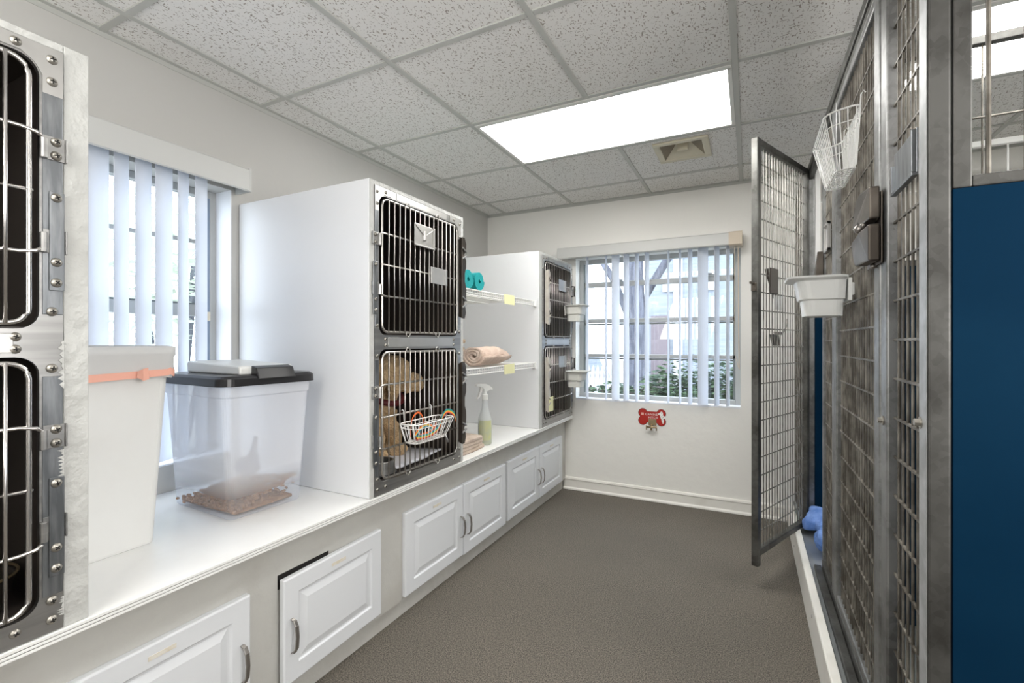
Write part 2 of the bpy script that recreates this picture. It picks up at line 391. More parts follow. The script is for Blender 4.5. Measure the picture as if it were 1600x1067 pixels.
# ------------------------------------------------------------------ windows and blinds
def window_back():
    x0, x1, z0, z1 = WB; y = 3.73; f = .035
    g = BM()
    box(g, (x0, y-.025, z0), (x0+f, y+.02, z1)); box(g, (x1-f, y-.025, z0), (x1, y+.02, z1))
    box(g, (x0+f, y-.025, z0), (x1-f, y+.02, z0+f)); box(g, (x0+f, y-.025, z1-f), (x1-f, y+.02, z1))
    w = struct('window_1', g, M['winf'], bevel=.003)
    for zz, hh in [(1.645, .02), (1.353, .016), (1.075, .014)]:
        obj('window_rail', box(BM(), (x0+f, y-.02, zz-hh), (x1-f, y+.015, zz+hh)), M['winf'], w, bevel=.003)
    for zz in [1.33, 1.054]:
        obj('weather_seal', box(BM(), (x0+f, y-.012, zz-.008), (x1-f, y+.012, zz+.003)), M['wind'], w)
    obj('side_seal', box(BM(), (x1-f-.014, y-.02, z0+f), (x1-f, y+.01, z1-f)), M['wind'], w)
    obj('side_seal', box(BM(), (x0+f, y-.02, z0+f), (x0+f+.009, y+.01, z1-f)), M['wind'], w)
    for zz in [1.675]:
        for xx in (-.94, -.27):
            b = BM(); box(b, (xx-.05, y-.04, zz-.012), (xx+.05, y-.02, zz+.002)); box(b, (xx-.02, y-.05, zz), (xx+.03, y-.02, zz+.01)); obj('window_latch', b, M['winf'], w, bevel=.003)
    zs = [z0+f, 1.061, 1.337, 1.625, z1-f]
    zt = [1.061, 1.337, 1.625, z1-f]
    lo = [z0+f, 1.089, 1.369, 1.665]
    for a, b in zip(lo, zt): obj('window_pane', box(BM(), (x0+f, y-.003, a), (x1-f, y+.003, b)), M['glass'], w)
    # sill and reveal lining
    g = BM(); box(g, (x0, YB-.001, z0-.012), (x1, y-.025, z0+.003)); struct('trim_3', g, M['jamb'], bevel=.003)
def window_left():
    y0, y1, z0, z1 = WL; x = -2.19; f = .03
    g = BM()
    box(g, (x-.02, y0, z0), (x+.025, y0+f, z1)); box(g, (x-.02, y1-f, z0), (x+.025, y1, z1))
    box(g, (x-.02, y0+f, z0), (x+.025, y1-f, z0+f)); box(g, (x-.02, y0+f, z1-f), (x+.025, y1-f, z1))
    w = struct('window_2', g, M['winf'], bevel=.003)
    obj('meeting_rail', box(BM(), (x-.015, y0+f, 1.30), (x+.02, y1-f, 1.35)), M['winf'], w, bevel=.003)
    obj('weather_seal', box(BM(), (x-.012, y0+f, 1.35), (x+.015, y1-f, 1.358)), M['wind'], w)
    obj('side_seal', box(BM(), (x-.012, y1-f-.014, z0+f), (x+.022, y1-f, z1-f)), mat('seal_blue_grey', (.22, .28, .38), .5), w)
    for zz in (1.63, 1.03): obj('muntin', box(BM(), (x-.008, y0+f, zz-.008), (x+.008, y1-f, zz+.008)), M['winf'], w)
    for yy in (.95,):
        obj('muntin', box(BM(), (x-.0075, yy-.008, z0+f), (x+.0075, yy+.008, z1-f)), M['winf'], w)
    obj('window_latch', box(BM(), (x+.02, 1.262, 1.28), (x+.035, 1.277, 1.32)), M['tape'], w, bevel=.003)
    for a, b in ((z0+f, 1.30), (1.358, z1-f)): obj('window_pane', box(BM(), (x-.003, y0+f, a), (x+.003, y1-f, b)), M['glass'], w)
    g = BM(); box(g, (x+.025, y0, z0-.003), (XL+.002, y1, z0+.004)); box(g, (x+.025, y1-.004, z0), (XL+.001, y1+.0, z1)); struct('trim_4', g, M['jamb'])
window_back(); window_left()
def vane(parent, p, ang, z0, z1, w=.089, thick=.0012):
    """slightly curved vertical slat, ang = direction of its width"""
    bm = BM(); n = 6; F = []
    ux, uy = math.cos(ang), math.sin(ang)
    for s in (-1, 1):
        row = []
        for k in range(n+1):
            t = (k/n-.5)*w; c = .0025*(1-(2*k/n-1)**2) + s*thick
            row.append((p[0]+ux*t-uy*c, p[1]+uy*t+ux*c))
        F.append(row)
    prism(bm, F[0] + F[1][::-1], 'xy', z0, z1)
    return obj('vane', bm, M['vane'], parent)
t = thing('vertical_blind', 'white vertical blind drawn open across the window in the end wall', 'blind', (-.65, 3.57, .74))
bm = BM(); prism(bm, [(3.605, 1.925), (3.50, 1.925), (3.493, 1.918), (3.493, 1.845), (3.500, 1.838), (3.500, 1.916), (3.605, 1.918)], 'yz', -1.36, -.125); obj('valance', bm, M['val'], t)
bm = BM(); prism(bm, [(3.605, 1.929), (3.50, 1.929), (3.489, 1.92), (3.489, 1.842), (3.50, 1.834), (3.605, 1.834)], 'yz', -.125, -.043); obj('valance_end', bm, M['valend'], t, label='beige end piece of the valance')
obj('head_rail', box(BM(), (-1.3, 3.55, 1.85), (-.07, 3.59, 1.875)), M['val'], t)
for u, wd in [(923, 4), (954, 3), (969, 13), (986, 9), (1003, 6), (1019, 7), (1052, 3), (1070, 3), (1085, 6), (1104, 15), (1124, 7), (1140, 5)]:
    xx = {923: -1.136, 954: -.985, 969: -.912, 986: -.831, 1003: -.752, 1019: -.678, 1052: -.526, 1070: -.445, 1085: -.377, 1104: -.292, 1124: -.202, 1140: -.132}[u]
    a = math.asin(min(1, wd/19.5))
    vane(t, (xx, 3.566), PI/2 + .27*(-xx) - a, .742, 1.85, .086)
bm = BM(); tube(bm, [(-.068, 3.52, 1.83), (-.066, 3.52, 1.3), (-.062, 3.53, 1.0)], .0035); tube(bm, [(-.09, 3.52, 1.83), (-.088, 3.52, 1.1), (-.062, 3.53, 1.0)], .002); obj('control_cord', bm, M['valend'], t)
t = thing('vertical_blind', 'white vertical blind over the counter window, partly behind the tall white bin', 'blind', (-2.03, .9, .72))
bm = BM(); prism(bm, [(-2.055, 1.945), (-1.962, 1.945), (-1.956, 1.938), (-1.956, 1.85), (-1.962, 1.845), (-1.966, 1.938), (-2.055, 1.939)], 'xz', .505, 1.325); obj('valance', bm, M['val'], t)
bm = BM(); box(bm, (-2.055, 1.325, 1.845), (-1.955, 1.335, 1.946)); obj('valance_end', bm, M['val'], t)
obj('head_rail', box(BM(), (-2.045, .515, 1.926), (-2.005, 1.32, 1.938)), M['val'], t)
for k in range(11):
    yy = 1.159 - .0692*k
    if yy > .55: vane(t, (-2.02, yy), PI/2 + math.radians(33 + 7*math.sin(k*2.1)), .725, 1.925)
# ------------------------------------------------------------------ counter and base cabinet
bm = BM()
for a, b, xf in [(.5845, .592, -1.270), (.5768, .5828, -1.2705), (.569, .5752, -1.271)]: box(bm, (XL+.002, -.6, a), (xf, YB-.003, b))
box(bm, (XL+.002, -.6, .5692), (-1.278, YB-.003, .591))
wt = solo('worktop', bm, M['counter'], 'long white painted worktop along the left wall carrying the cages', 'counter', bevel=.0012)
obj('lamination_seam', box(BM(), (-1.30, -.6, .5695), (-1.2735, YB-.0035, .5915)), mat('seam_dark', (.10, .095, .085), .8), wt, label='dark seam lines along the worktop edge')  # dark brown-grey core showing between the worktop layers
cab = thing('base_cabinet', 'low white built-in cabinet with raised panel doors under the worktop', 'cabinet', (-1.7, 1.5, 0))
obj('carcass', box(BM(), (XL+.004, -.6, .075), (-1.335, YB-.004, .5685)), M['plaster'], cab)
obj('toe_kick', box(BM(), (XL+.004, -.6, 0.001), (-1.35, YB-.03, .0745)), M['plaster'], cab)
def cab_door(y0, y1, z0, z1, handle, tilt=0.):
    bm = BM(); xb, xf = -1.3345, -1.314
    rings = [(0, xb), (0, xf-.004), (.004, xf), (.056, xf), (.060, xf-.006), (.066, xf-.0065), (.090, xf+.0005)]
    R = []
    for ins, x in rings:
        R.append([bm.verts.new((x, y, z)) for y, z in [(y0+ins, z0+ins), (y1-ins, z0+ins), (y1-ins, z1-ins), (y0+ins, z1-ins)]])
    for A, B in zip(R, R[1:]):
        for k in range(4): bm.faces.new([A[k], A[(k+1) % 4], B[(k+1) % 4], B[k]])
    bm.faces.new(R[-1]); bm.faces.new(R[0][::-1])
    if tilt:
        for v in bm.verts: v.co.x += tilt*max(0, (v.co.y-y0))*0 + tilt*(y1-v.co.y)
    d = obj('door', bm, M['cdoor'], cab, bevel=.0012, seg=1)
    hy = (y0+.028) if handle < 0 else (y1-.028)
    hz = z0+.155; dx = tilt*(y1-hy)
    b2 = BM()
    x = xf + dx
    pts = [(x+.001, hy, hz-.052), (x+.012, hy, hz-.05), (x+.022, hy, hz-.035), (x+.026, hy, hz), (x+.022, hy, hz+.035), (x+.012, hy, hz+.05), (x+.001, hy, hz+.052)]
    for a, b in zip(pts, pts[1:]):
        w = .006
        hexa(b2, [(a[0], hy-w, a[2]-.002), (a[0]+.005, hy-w, a[2]-.002), (a[0]+.005, hy+w, a[2]-.002), (a[0], hy+w, a[2]-.002), (b[0], hy-w, b[2]+.002), (b[0]+.005, hy-w, b[2]+.002), (b[0]+.005, hy+w, b[2]+.002), (b[0], hy+w, b[2]+.002)])
    obj('handle', b2, M['nickel'], d, bevel=.001)
    cy = (y0+y1)/2 - .0; b3 = BM(); box(b3, (xf+tilt*(y1-cy)+.0002, cy-.032, z1-.038), (xf+tilt*(y1-cy)+.0012, cy+.032, z1-.027)); obj('tape_label', b3, M['tape'], d)
for a in [(-.06, .40, .10, .442, 1), (.425, .895, .10, .442, 1), (.995, 1.448, .098, .437, -1, .03), (1.597, 2.052, .09, .450, 1), (2.058, 2.528, .085, .450, -1), (2.557, 3.03, .09, .452, 1), (3.036, 3.49, .088, .448, -1)]: cab_door(*a)
obj('gap_shade_plate', box(BM(), (-1.3352, .998, .40), (-1.3345, 1.20, .446)), M['dark'], cab)  # thin black plate painting the shade in the gap above the ajar door
# ------------------------------------------------------------------ stainless cages
def screw_mesh():
    bm = BM(); lathe(bm, [(0.0001, .0045), (.0028, .0042), (.0048, .003), (.0062, .0012), (.0068, 0)][::-1], n=12, axis='x')
    me = bpy.data.meshes.new('screw'); bmesh.ops.recalc_face_normals(bm, faces=bm.faces)
    for f in bm.faces: f.smooth = True
    b2 = [box(bm, (.0034, -.0032, -.0009), (.0047, .0032, .0009)), box(bm, (.0034, -.0009, -.0032), (.0047, .0009, .0032))]
    bm.faces.ensure_lookup_table()
    for f in bm.faces[-12:]: f.material_index = 1
    bm.to_mesh(me); bm.free(); me.materials.append(M['screw']); me.materials.append(M['dark']); return me
SCREW = screw_mesh()
def add_screw(parent, x, y, z, s=1.):
    o = bpy.data.objects.new('screw', SCREW); C.objects.link(o); o.parent = parent
    o.location = Vector((x, y, z)) - org(parent); o.scale = (s, s, s); o.rotation_euler = (random.random()*3, 0, 0)
def plate_with_holes(bm, x0, x1, y0, y1, z0, z1, holes, r=.035):
    """holes stacked in z, sharing y extents handling; splits the plate half way between holes"""
    cuts = [z0] + [(a[3]+b[2])/2 for a, b in zip(holes, holes[1:])] + [z1]
    for (hy0, hy1, hz0, hz1), c0, c1 in zip(holes, cuts, cuts[1:]):
        n = 6; P = rrect(hy0, hy1, hz0, hz1, r, n)
        outer = [(y1, c1), (y0, c1), (y0, c0), (y1, c0)]
        for xx, flip in ((x1, False), (x0, True)):
            V = [bm.verts.new((xx, *p)) for p in P]; O = [bm.verts.new((xx, *p)) for p in outer]
            for q in range(4):
                for k in range(n): bm.faces.new([O[q], V[q*(n+1)+k], V[q*(n+1)+k+1]])
                a = V[q*(n+1)+n]; b = V[((q+1)*(n+1)) % len(V)]
                bm.faces.new([O[q], a, b, O[(q+1) % 4]])
            if not flip: F1 = V
            else:
                for k in range(len(V)): bm.faces.new([F1[k], F1[(k+1) % len(V)], V[(k+1) % len(V)], V[k]])
    for p, q in [((x0, y0, z0), (x1, y0, z1)), ((x0, y1, z0), (x1, y1, z1))]:
        bm.faces.new([bm.verts.new(c) for c in [(p[0], p[1], p[2]), (q[0], p[1], p[2]), (q[0], p[1], q[2]), (p[0], p[1], q[2])]])
    for zz in (z0, z1):
        bm.faces.new([bm.verts.new(c) for c in [(x0, y0, zz), (x1, y0, zz), (x1, y1, zz), (x0, y1, zz)]])
FX = -1.275       # front of the steel faces
ZU = (1.213, 1.756); ZL = (.640, 1.157); ZTOP, ZBOT = 1.787, .600
def cage_bank(label, hy0, hy1, fy0, fy1, hinge, big=False):
    """hy = painted housing extents, fy = steel face extents along the wall; hinge -1 at low y, +1 at high y"""
    t = thing('cage_bank', label, 'cage', (-1.65, (hy0+hy1)/2, .592))
    xb = XL+.004; top = 1.806
    h = BM()
    box(h, (xb, hy0, .5925), (FX-.006, fy0+.012, top)); box(h, (xb, fy1-.012, .5925), (FX-.006, hy1, top))
    box(h, (xb, fy0+.012, ZTOP-.012), (FX-.006, fy1-.012, top)); box(h, (xb, fy0+.012, .5925), (FX-.02, fy1-.012, ZBOT+.006))
    obj('housing', h, M['housing'], t, bevel=.004)
    s = BM()
    box(s, (FX-.0058, hy0+.002, .5926), (FX-.001, fy0-.001, top-.002)); box(s, (FX-.0058, fy1+.001, .5926), (FX-.001, hy1-.002, top-.002)); box(s, (FX-.0058, fy0-.001, ZTOP+.001), (FX-.001, fy1+.001, top-.002))
    obj('painted_edge', s, M['stile'], t, bevel=.002, label='plastered white edge round the steel cage front')
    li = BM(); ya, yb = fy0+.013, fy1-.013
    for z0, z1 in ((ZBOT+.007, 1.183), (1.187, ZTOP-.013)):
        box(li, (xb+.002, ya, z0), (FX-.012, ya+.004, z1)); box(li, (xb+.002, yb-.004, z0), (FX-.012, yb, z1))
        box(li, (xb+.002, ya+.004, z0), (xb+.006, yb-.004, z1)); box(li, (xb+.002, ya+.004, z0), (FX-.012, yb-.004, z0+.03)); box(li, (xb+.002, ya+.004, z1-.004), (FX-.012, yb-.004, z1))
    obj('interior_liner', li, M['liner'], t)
    oy0, oy1 = fy0+.025, fy1-.030
    if hinge > 0: oy0, oy1 = fy0+.030, fy1-.037 if big else fy1-.028
    p = BM(); plate_with_holes(p, FX-.010, FX, fy0, fy1, ZBOT-.006, ZTOP, [(oy0, oy1, *ZL), (oy0, oy1, *ZU)])
    fr = obj('face_frame', p, M['steel'], t)
    # bolted edge strips, lighter corner plates
    hyy = (fy0, oy0-.003) if hinge < 0 else (oy1+.003, fy1)
    for z0, z1 in ((ZU[0]+.03, ZU[1]-.04), (ZL[0]+.03, ZL[1]-.04)):
        obj('edge_strip', box(BM(), (FX+.0002, hyy[0]+.001, z0), (FX+.0022, hyy[1]-.001, z1)), M['steel_d'], fr, bevel=.001)
    my0, my1 = fy0+.075, fy1-.075
    obj('divider_strip', box(BM(), (FX+.0002, my0, 1.166), (FX+.0022, my1, 1.204)), M['steel_l'] if not big else M['steel_l'], fr, bevel=.001)
    obj('corner_plate', prism(BM(), [(my0+.05, ZTOP-.001), (my0+.05, ZU[1]+.004), (my1-.05, ZU[1]+.004), (my1-.05, ZTOP-.001)], 'yz', FX+.0002, FX+.0015), M['steel_l'], fr)
    e = hyy[0]+.006 if hinge < 0 else hyy[1]
    for sy in (-1, 1):
        yo = fy0+.001 if sy < 0 else fy1-.001; yi = oy0 if sy < 0 else oy1
        q = [(yo, ZTOP-.001), (yo, ZU[1]-.065), (yi+sy*.004, ZU[1]-.065), (yi+sy*.004, ZU[1]-.03), (yi-sy*.008, ZU[1]-.009), (yi-sy*.028, ZU[1]+.004), (yi-sy*.07, ZU[1]+.004), (yi-sy*.07, ZTOP-.001)]
        obj('corner_plate', prism(BM(), q, 'yz', FX+.0003, FX+.0026), M['steel_l'], fr, label='bright corner plate')
    ym = [(fy0+oy0)/2, (fy1+oy1)/2]
    zs = [1.763, 1.718, 1.249, 1.133, .659, .62]
    zr = [1.763, 1.70, 1.235, 1.13, .66, .62]
    for sd, yy in ((-1, ym[0]), (1, ym[1])):
        for z in (zs if sd == hinge else zr): add_screw(fr, FX+(.0025 if sd == hinge or z > 1.69 else .0002), yy, z, 1.4 if big else 1.05)
    for yy in (oy0+.035, oy1-.035):
        for z in (1.772, 1.197, 1.173, .620): add_screw(fr, FX+.0028 if z == 1.772 else FX+.0003, yy, z, 1.35 if big else 1.05)
    # two barred doors
    for kd, (z0, z1) in enumerate((ZU, ZL)):
        d0, d1, e0, e1 = oy0+.012, oy1-(.017 if big else .012), z0+.012, z1-.012
        x = FX+.004; b = BM()
        P = rrect(d0, d1, e0, e1, .03, 5); tube(b, [(x, *q) for q in P], .0052, 8, closed=True)
        n = int(round((d1-d0)/.0335))
        for k in range(1, n):
            yy = d0+(d1-d0)*k/n; tube(b, [(x+.005, yy, e0-.002), (x+.005, yy, e1+.002)], .0037 if big else .0026, 6)
        for k, zz in enumerate((.27, .5, .735)):
            z = z1 - (z1-z0)*zz
            if kd: z = [1.019, .893, .769][k]
            else: z = [1.610, 1.488, 1.365][k]
            a0, a1 = d0-.006, d1+.006
            ends = []
            if hinge < 0 and k != 1: ends = [(x+.004, a0-.010, z-.012), (x+.001, a0-.008, z)]
            pts = [(x, a0, z), (x, a1, z)]
            if k != 1:
                if hinge > 0: pts = [(x, a0, z), (x, a1-.02, z), (x+.004, a1+.004, z+(-.004 if k == 0 else .004)), (x+.004, a1+.013, z-.012 if k == 0 else z+.012)]
                else: pts = [(x+.004, a0-.013, z-.012 if k == 0 else z+.012), (x+.004, a0-.004, z+(-.004 if k == 0 else .004)), (x, a0+.02, z), (x, a1, z)]
            tube(b, pts, .0042, 8)
        for yy in (d0+(d1-d0)*.285, d0+(d1-d0)*.68):
            for z, s in ((e1, 1), (e0, -1)):
                tube(b, [(x+.006, yy+.013*math.cos(a), z+s*(.002+.016*math.sin(a))) for a in [PI*q/8 for q in range(9)]], .0026, 6)
        dr = obj('door', b, M['rod'] if big else M['rod_d'], t, smooth=True, label='upper barred door' if kd == 0 else 'lower barred door')
        # hinges
        for k, zc in enumerate([1.582, 1.392] if kd == 0 else [.994, .808]):
            yh = oy0-.004 if hinge < 0 else oy1+.004; s = hinge
            hb = BM()
            tube(hb, [(x+.004, yh, zc-.024), (x+.004, yh, zc+.016)], .0062, 10)
            pl = [(yh, zc-.024), (yh+s*.034, zc-.024), (yh+s*.034, zc+.024), (yh, zc+.024)]
            prism(hb, pl, 'yz', FX+.0024, FX+.0046 if k == 0 else FX+.0040)
            prism(hb, [(yh+s*.034, zc-.024), (yh+s*.037, zc-.024), (yh+s*.037, zc+.024), (yh+s*.034, zc+.024)], 'yz', FX-.0005, FX+.009)
            hg = obj('hinge', hb, M['steel'], dr, bevel=.001)
            for z in ((zc+.014, zc-.014) if k == 0 else (zc-.042, zc-.084, zc+.090)): add_screw(hg, FX+(.0048 if k == 0 else .0065), yh+s*.02, z, 1.4 if big else 1.1)
            if k == 1: obj('hinge_strap', prism(BM(), [(yh+s*.009, zc-.100), (yh+s*.033, zc-.100), (yh+s*.033, zc+.102), (yh+s*.009, zc+.102)], 'yz', FX+.0042, FX+.0064), M['steel_d'], dr, bevel=.002)
        DOORS[(label, kd)] = (dr, d0, d1, e0, e1)
    return t
DOORS = {}
L1 = 'big stainless cage bank at the near end of the worktop beside the tall white bin'
L2 = 'stainless two-door cage bank standing mid worktop with a tan dog inside'
L3 = 'far stainless cage bank in the corner by the window with two cups on its doors'
cage_bank(L1, -.20, .500, -.155, .455, 1, big=True)
cage_bank(L2, 1.342, 1.992, 1.366, 1.967, -1)
cage_bank(L3, 2.945, 3.604, 2.992, 3.600, 1)
# near cage: its opening edges sit at y .41, so widen the frame reading with the gusset already modelled
def smear(z0, z1, seed):
    rnd = random.Random(seed); n = 16; e = .4556
    q = [(e, z0), (e, z1)] + [(e-(rnd.uniform(.001, .004) if k % 2 else rnd.uniform(.004, .012)), z1-(z1-z0)*(k+.5)/n) for k in range(n)]
    obj('paint_smear', prism(BM(), q, 'yz', FX+.0023, FX+.0029), M['stile'], NEAR, label='white paint smeared over the steel edge')
NEAR = [o for o in bpy.data.objects if o.name.startswith('face_frame')][0]
smear(1.09, 1.19, 1); smear(.905, .965, 2); smear(.62, .66, 3)
def latch_strip(dr, y, z0, z1, m, facing):
    """tall pressed latch bar with two catch notches"""
    b = BM(); x = FX+.009; h = z1-z0
    prof = [(0, 0), (.022, .0), (.034, .07), (.03, .13), (.018, .19), (.034, .25), (.036, .33), (.034, .40), (.024, .46), (.024, .56), (.034, .62), (.036, .72), (.018, .79), (.034, .85), (.036, .93), (.022, 1), (0, 1)]
    q = [(y+facing*a, z0+h*c) for a, c in prof]
    # folded outward: front flange in y-z plus a return along x
    prism(b, q, 'yz', x+.020, x+.0225)
    prism(b, [(x, z0+.01), (x+.022, z0), (x+.022, z1), (x, z1-.01)], 'xz', y-.0015, y+.0015)
    o = obj('latch', b, m, dr, bevel=.002)
    c = BM()
    for f in (.20, .80):
        zc = z0+h*f
        hexa(c, [(x+.0226, y-.004, zc-.03), (x+.030, y-.004, zc-.03), (x+.030, y+facing*.03, zc-.012), (x+.0226, y+facing*.03, zc-.012), (x+.0226, y-.004, zc-.022), (x+.030, y-.004, zc-.022), (x+.030, y+facing*.03, zc-.004), (x+.0226, y+facing*.03, zc-.004)])
        hexa(c, [(x+.0226, y-.004, zc+.022), (x+.030, y-.004, zc+.022), (x+.030, y+facing*.03, zc+.004), (x+.0226, y+facing*.03, zc+.004), (x+.0226, y-.004, zc+.03), (x+.030, y-.004, zc+.03), (x+.030, y+facing*.03, zc+.012), (x+.0226, y+facing*.03, zc+.012)])
    obj('latch_catch', c, M['steel'] if m is M['bronze_d'] else m, dr, bevel=.001)
for kd, (z0, z1) in enumerate([(1.30, 1.695), (.69, 1.09)]):
    latch_strip(DOORS[(L2, kd)][0], 1.932, z0, z1, M['bronze_d'], 1)
    latch_strip(DOORS[(L3, kd)][0], 3.030, z0+.005, z1-.005, M['beige_latch'], 1)
# card holders on the middle upper door
dr = DOORS[(L2, 0)][0]
b = BM(); xx = FX+.014; box(b, (xx, 1.586, 1.598), (xx+.004, 1.722, 1.690)); box(b, (xx, 1.586, 1.594), (xx+.010, 1.722, 1.600)); box(b, (xx, 1.712, 1.6), (xx+.010, 1.722, 1.69))
for a, c in [((1.590, 1.683), (1.652, 1.642)), ((1.652, 1.642), (1.716, 1.683))]: tube(b, [(xx+.0055, *a), (xx+.0055, *c)], .0022)
tube(b, [(xx+.006, 1.652, 1.665), (xx+.006, 1.652, 1.625)], .008, 8)
obj('card_holder', b, M['steel_l'], dr, bevel=.0012, label='envelope shaped steel card holder')
b = BM(); box(b, (xx, 1.700, 1.447), (xx+.003, 1.822, 1.520)); box(b, (xx+.003, 1.70, 1.447), (xx+.006, 1.712, 1.505)); box(b, (xx+.003, 1.806, 1.447), (xx+.006, 1.822, 1.52))
d = obj('card_plate', b, M['steel_l'], dr, bevel=.001, label='flat steel card plate with two slots')
for kd, z in ((0, 1.565), (1, .995)):
    dr = DOORS[(L3, kd)][0]
    b = BM(); box(b, (xx, 3.27, z), (xx+.003, 3.41, z+.085)); box(b, (xx+.003, 3.395, z), (xx+.008, 3.41, z+.085)); box(b, (xx+.003, 3.27, z), (xx+.008, 3.41, z+.006))
    obj('card_holder', b, M['steel_l'], dr, bevel=.001)
    b = BM(); tube(b, [(FX+.006, 3.572, z-.02), (FX+.03, 3.574, z-.02), (FX+.03, 3.574, z+.06), (FX+.006, 3.572, z+.06)], .006, 8); obj('pull_handle', b, M['bronze_d'], dr, smooth=True)
b = BM(); box(b, (FX+.032, 3.035, .70), (FX+.0335, 3.115, .80)); obj('paper_tag', b, M['tag'], DOORS[(L3, 1)][0], label='yellow paper tag')
# ------------------------------------------------------------------ feeding cups (one kind, three of them)
def coop_cup(label, loc, rz, m, s=1., group='plastic feeding cups hooked on cage fronts'):
    """local: wall side at +x = 0, cup reaches toward -x"""
    t = thing('feeding_cup', label, 'feeding cup', (0, 0, 0), group)
    def ring(hx0, hx1, hy, z, r, n=5): return [(p[0], p[1], z) for p in rrect(hx0, hx1, -hy, hy, r, n)]
    R = [ring(-.118, -.012, .064, -.118, .03), ring(-.124, -.010, .068, -.066, .032), ring(-.132, -.006, .074, -.064, .034), ring(-.142, -.003, .080, -.004, .036), ring(-.168, .0, .094, .003, .036), ring(-.170, .0, .096, .010, .036), ring(-.140, -.004, .078, .006, .034), ring(-.122, -.012, .066, -.060, .03), ring(-.114, -.016, .060, -.110, .028)]
    bm = BM(); V = [[bm.verts.new(p) for p in r] for r in R]
    for A, B in zip(V, V[1:]):
        for k in range(len(A)): bm.faces.new([A[k], A[(k+1) % len(A)], B[(k+1) % len(A)], B[k]])
    bm.faces.new(V[0][::-1]); bm.faces.new(V[-1])
    obj('bowl', bm, m, t, smooth=False, bevel=.0015)
    b = BM(); box(b, (.0005, -.045, -.07), (.012, .045, .004)); box(b, (.012, -.02, -.05), (.022, .02, -.01)); obj('bracket', b, m, t, bevel=.003)
    t.location = loc; t.rotation_euler = (0, 0, rz); t.scale = (s, s, s)
    return t
c1 = coop_cup('white flared feeding cup hooked on the closed kennel gate below the wire basket', (.279, 1.86, 1.388), 0, M['white'], 1.0)
c2 = coop_cup('upper cream feeding cup on the far cage bank', (-1.238, 3.40, 1.452), PI, M['cup'], .95)
c3 = copy_tree(c2); c3.location = (-1.238, 3.41, .957); c3['label'] = 'lower cream feeding cup on the far cage bank'
# ------------------------------------------------------------------ shelf bay between the cage banks
def wire_shelf(z, label):
    t = thing('wire_shelf', label, 'shelf', (-1.7, 2.47, z))
    y0, y1, xf, xb = 1.997, 2.940, -1.310, XL+.012
    bm = BM()
    for x, zz, r in ((xf, z, .0035), (xf, z-.030, .0035), (xf-.002, z-.016, .002), (xb, z-.002, .003), (xf-.36, z-.004, .003), (xf-.18, z-.004, .003)): tube(bm, [(x, y0, zz), (x, y1, zz)], r, 6)
    n = 38
    for k in range(n):
        y = y0+.012+(y1-y0-.024)*k/(n-1)
        tube(bm, [(xb, y, z), (xf+.001, y, z), (xf+.002, y, z-.031)], .0019, 5)
    obj('wire_grid', bm, M['wire'], t)
    for ya, yb in ((y1-.006, y1+.0035), (y0-.0035, y0+.006)): obj('end_bracket', box(BM(), (xf-.004, ya, z-.038), (xf+.014, yb, z+.006)), M['white'], t, bevel=.002)
    ty = 2.56
    b = BM(); hexa(b, [(xf+.006, ty-.075, z-.05), (xf+.008, ty-.075, z-.05), (xf+.008, ty+.06, z-.05), (xf+.006, ty+.06, z-.05), (xf+.004, ty-.075, z+.006), (xf+.006, ty-.075, z+.006), (xf+.006, ty+.06, z+.01), (xf+.004, ty+.06, z+.01)]); obj('label_tag', b, M['tag'], t, label='yellow paper tag clipped on the shelf edge')
    return t
wire_shelf(1.463, 'upper white wire shelf in the alcove carrying the teal rolls')
wire_shelf(1.042, 'lower white wire shelf in the alcove carrying the towels')
def spiral_roll(name, c, r, x0, x1, turns, th, m, axis='x', squash=1., seed=0):
    bm = BM(); n = 26*turns; A = []; rnd = random.Random(seed)
    inner, outer = [], []
    for k in range(n+1):
        a = 2*PI*turns*k/n; rr = r - (r*.72)*(1-k/n)
        inner.append(((rr-th)*math.cos(a), (rr-th)*math.sin(a)*squash)); outer.append((rr*math.cos(a), rr*math.sin(a)*squash))
    for e in (x0, x1):
        I = []; O = []
        for p, L_ in ((inner, I), (outer, O)):
            for q in p: L_.append(bm.verts.new((e, c[0]+q[0], c[1]+q[1]) if axis == 'x' else (c[0]+q[0], e, c[1]+q[1])))
        A.append((I, O))
    (I0, O0), (I1, O1) = A
    for k in range(n):
        bm.faces.new([I0[k], I0[k+1], O0[k+1], O0[k]]); bm.faces.new([I1[k+1], I1[k], O1[k], O1[k+1]])
        bm.faces.new([O0[k], O0[k+1], O1[k+1], O1[k]]); bm.faces.new([I0[k+1], I0[k], I1[k], I1[k+1]])
    bm.faces.new([I0[0], O0[0], O1[0], I1[0]]); bm.faces.new([I0[n], O0[n], O1[n], I1[n]])
    return bm
for yy, lab in ((2.118, 'rolled teal foam mat on the upper wire shelf, partly behind the cage bank'), (2.232, 'rolled teal foam mat on the upper wire shelf, the one nearer the yellow tag')):
    solo('rolled_mat', spiral_roll('m', (yy, 1.463+.0025+.055), .054, -1.325, -1.80, 4, .0085, M['teal']), M['teal'], lab, 'mat', group='rolled teal mats')
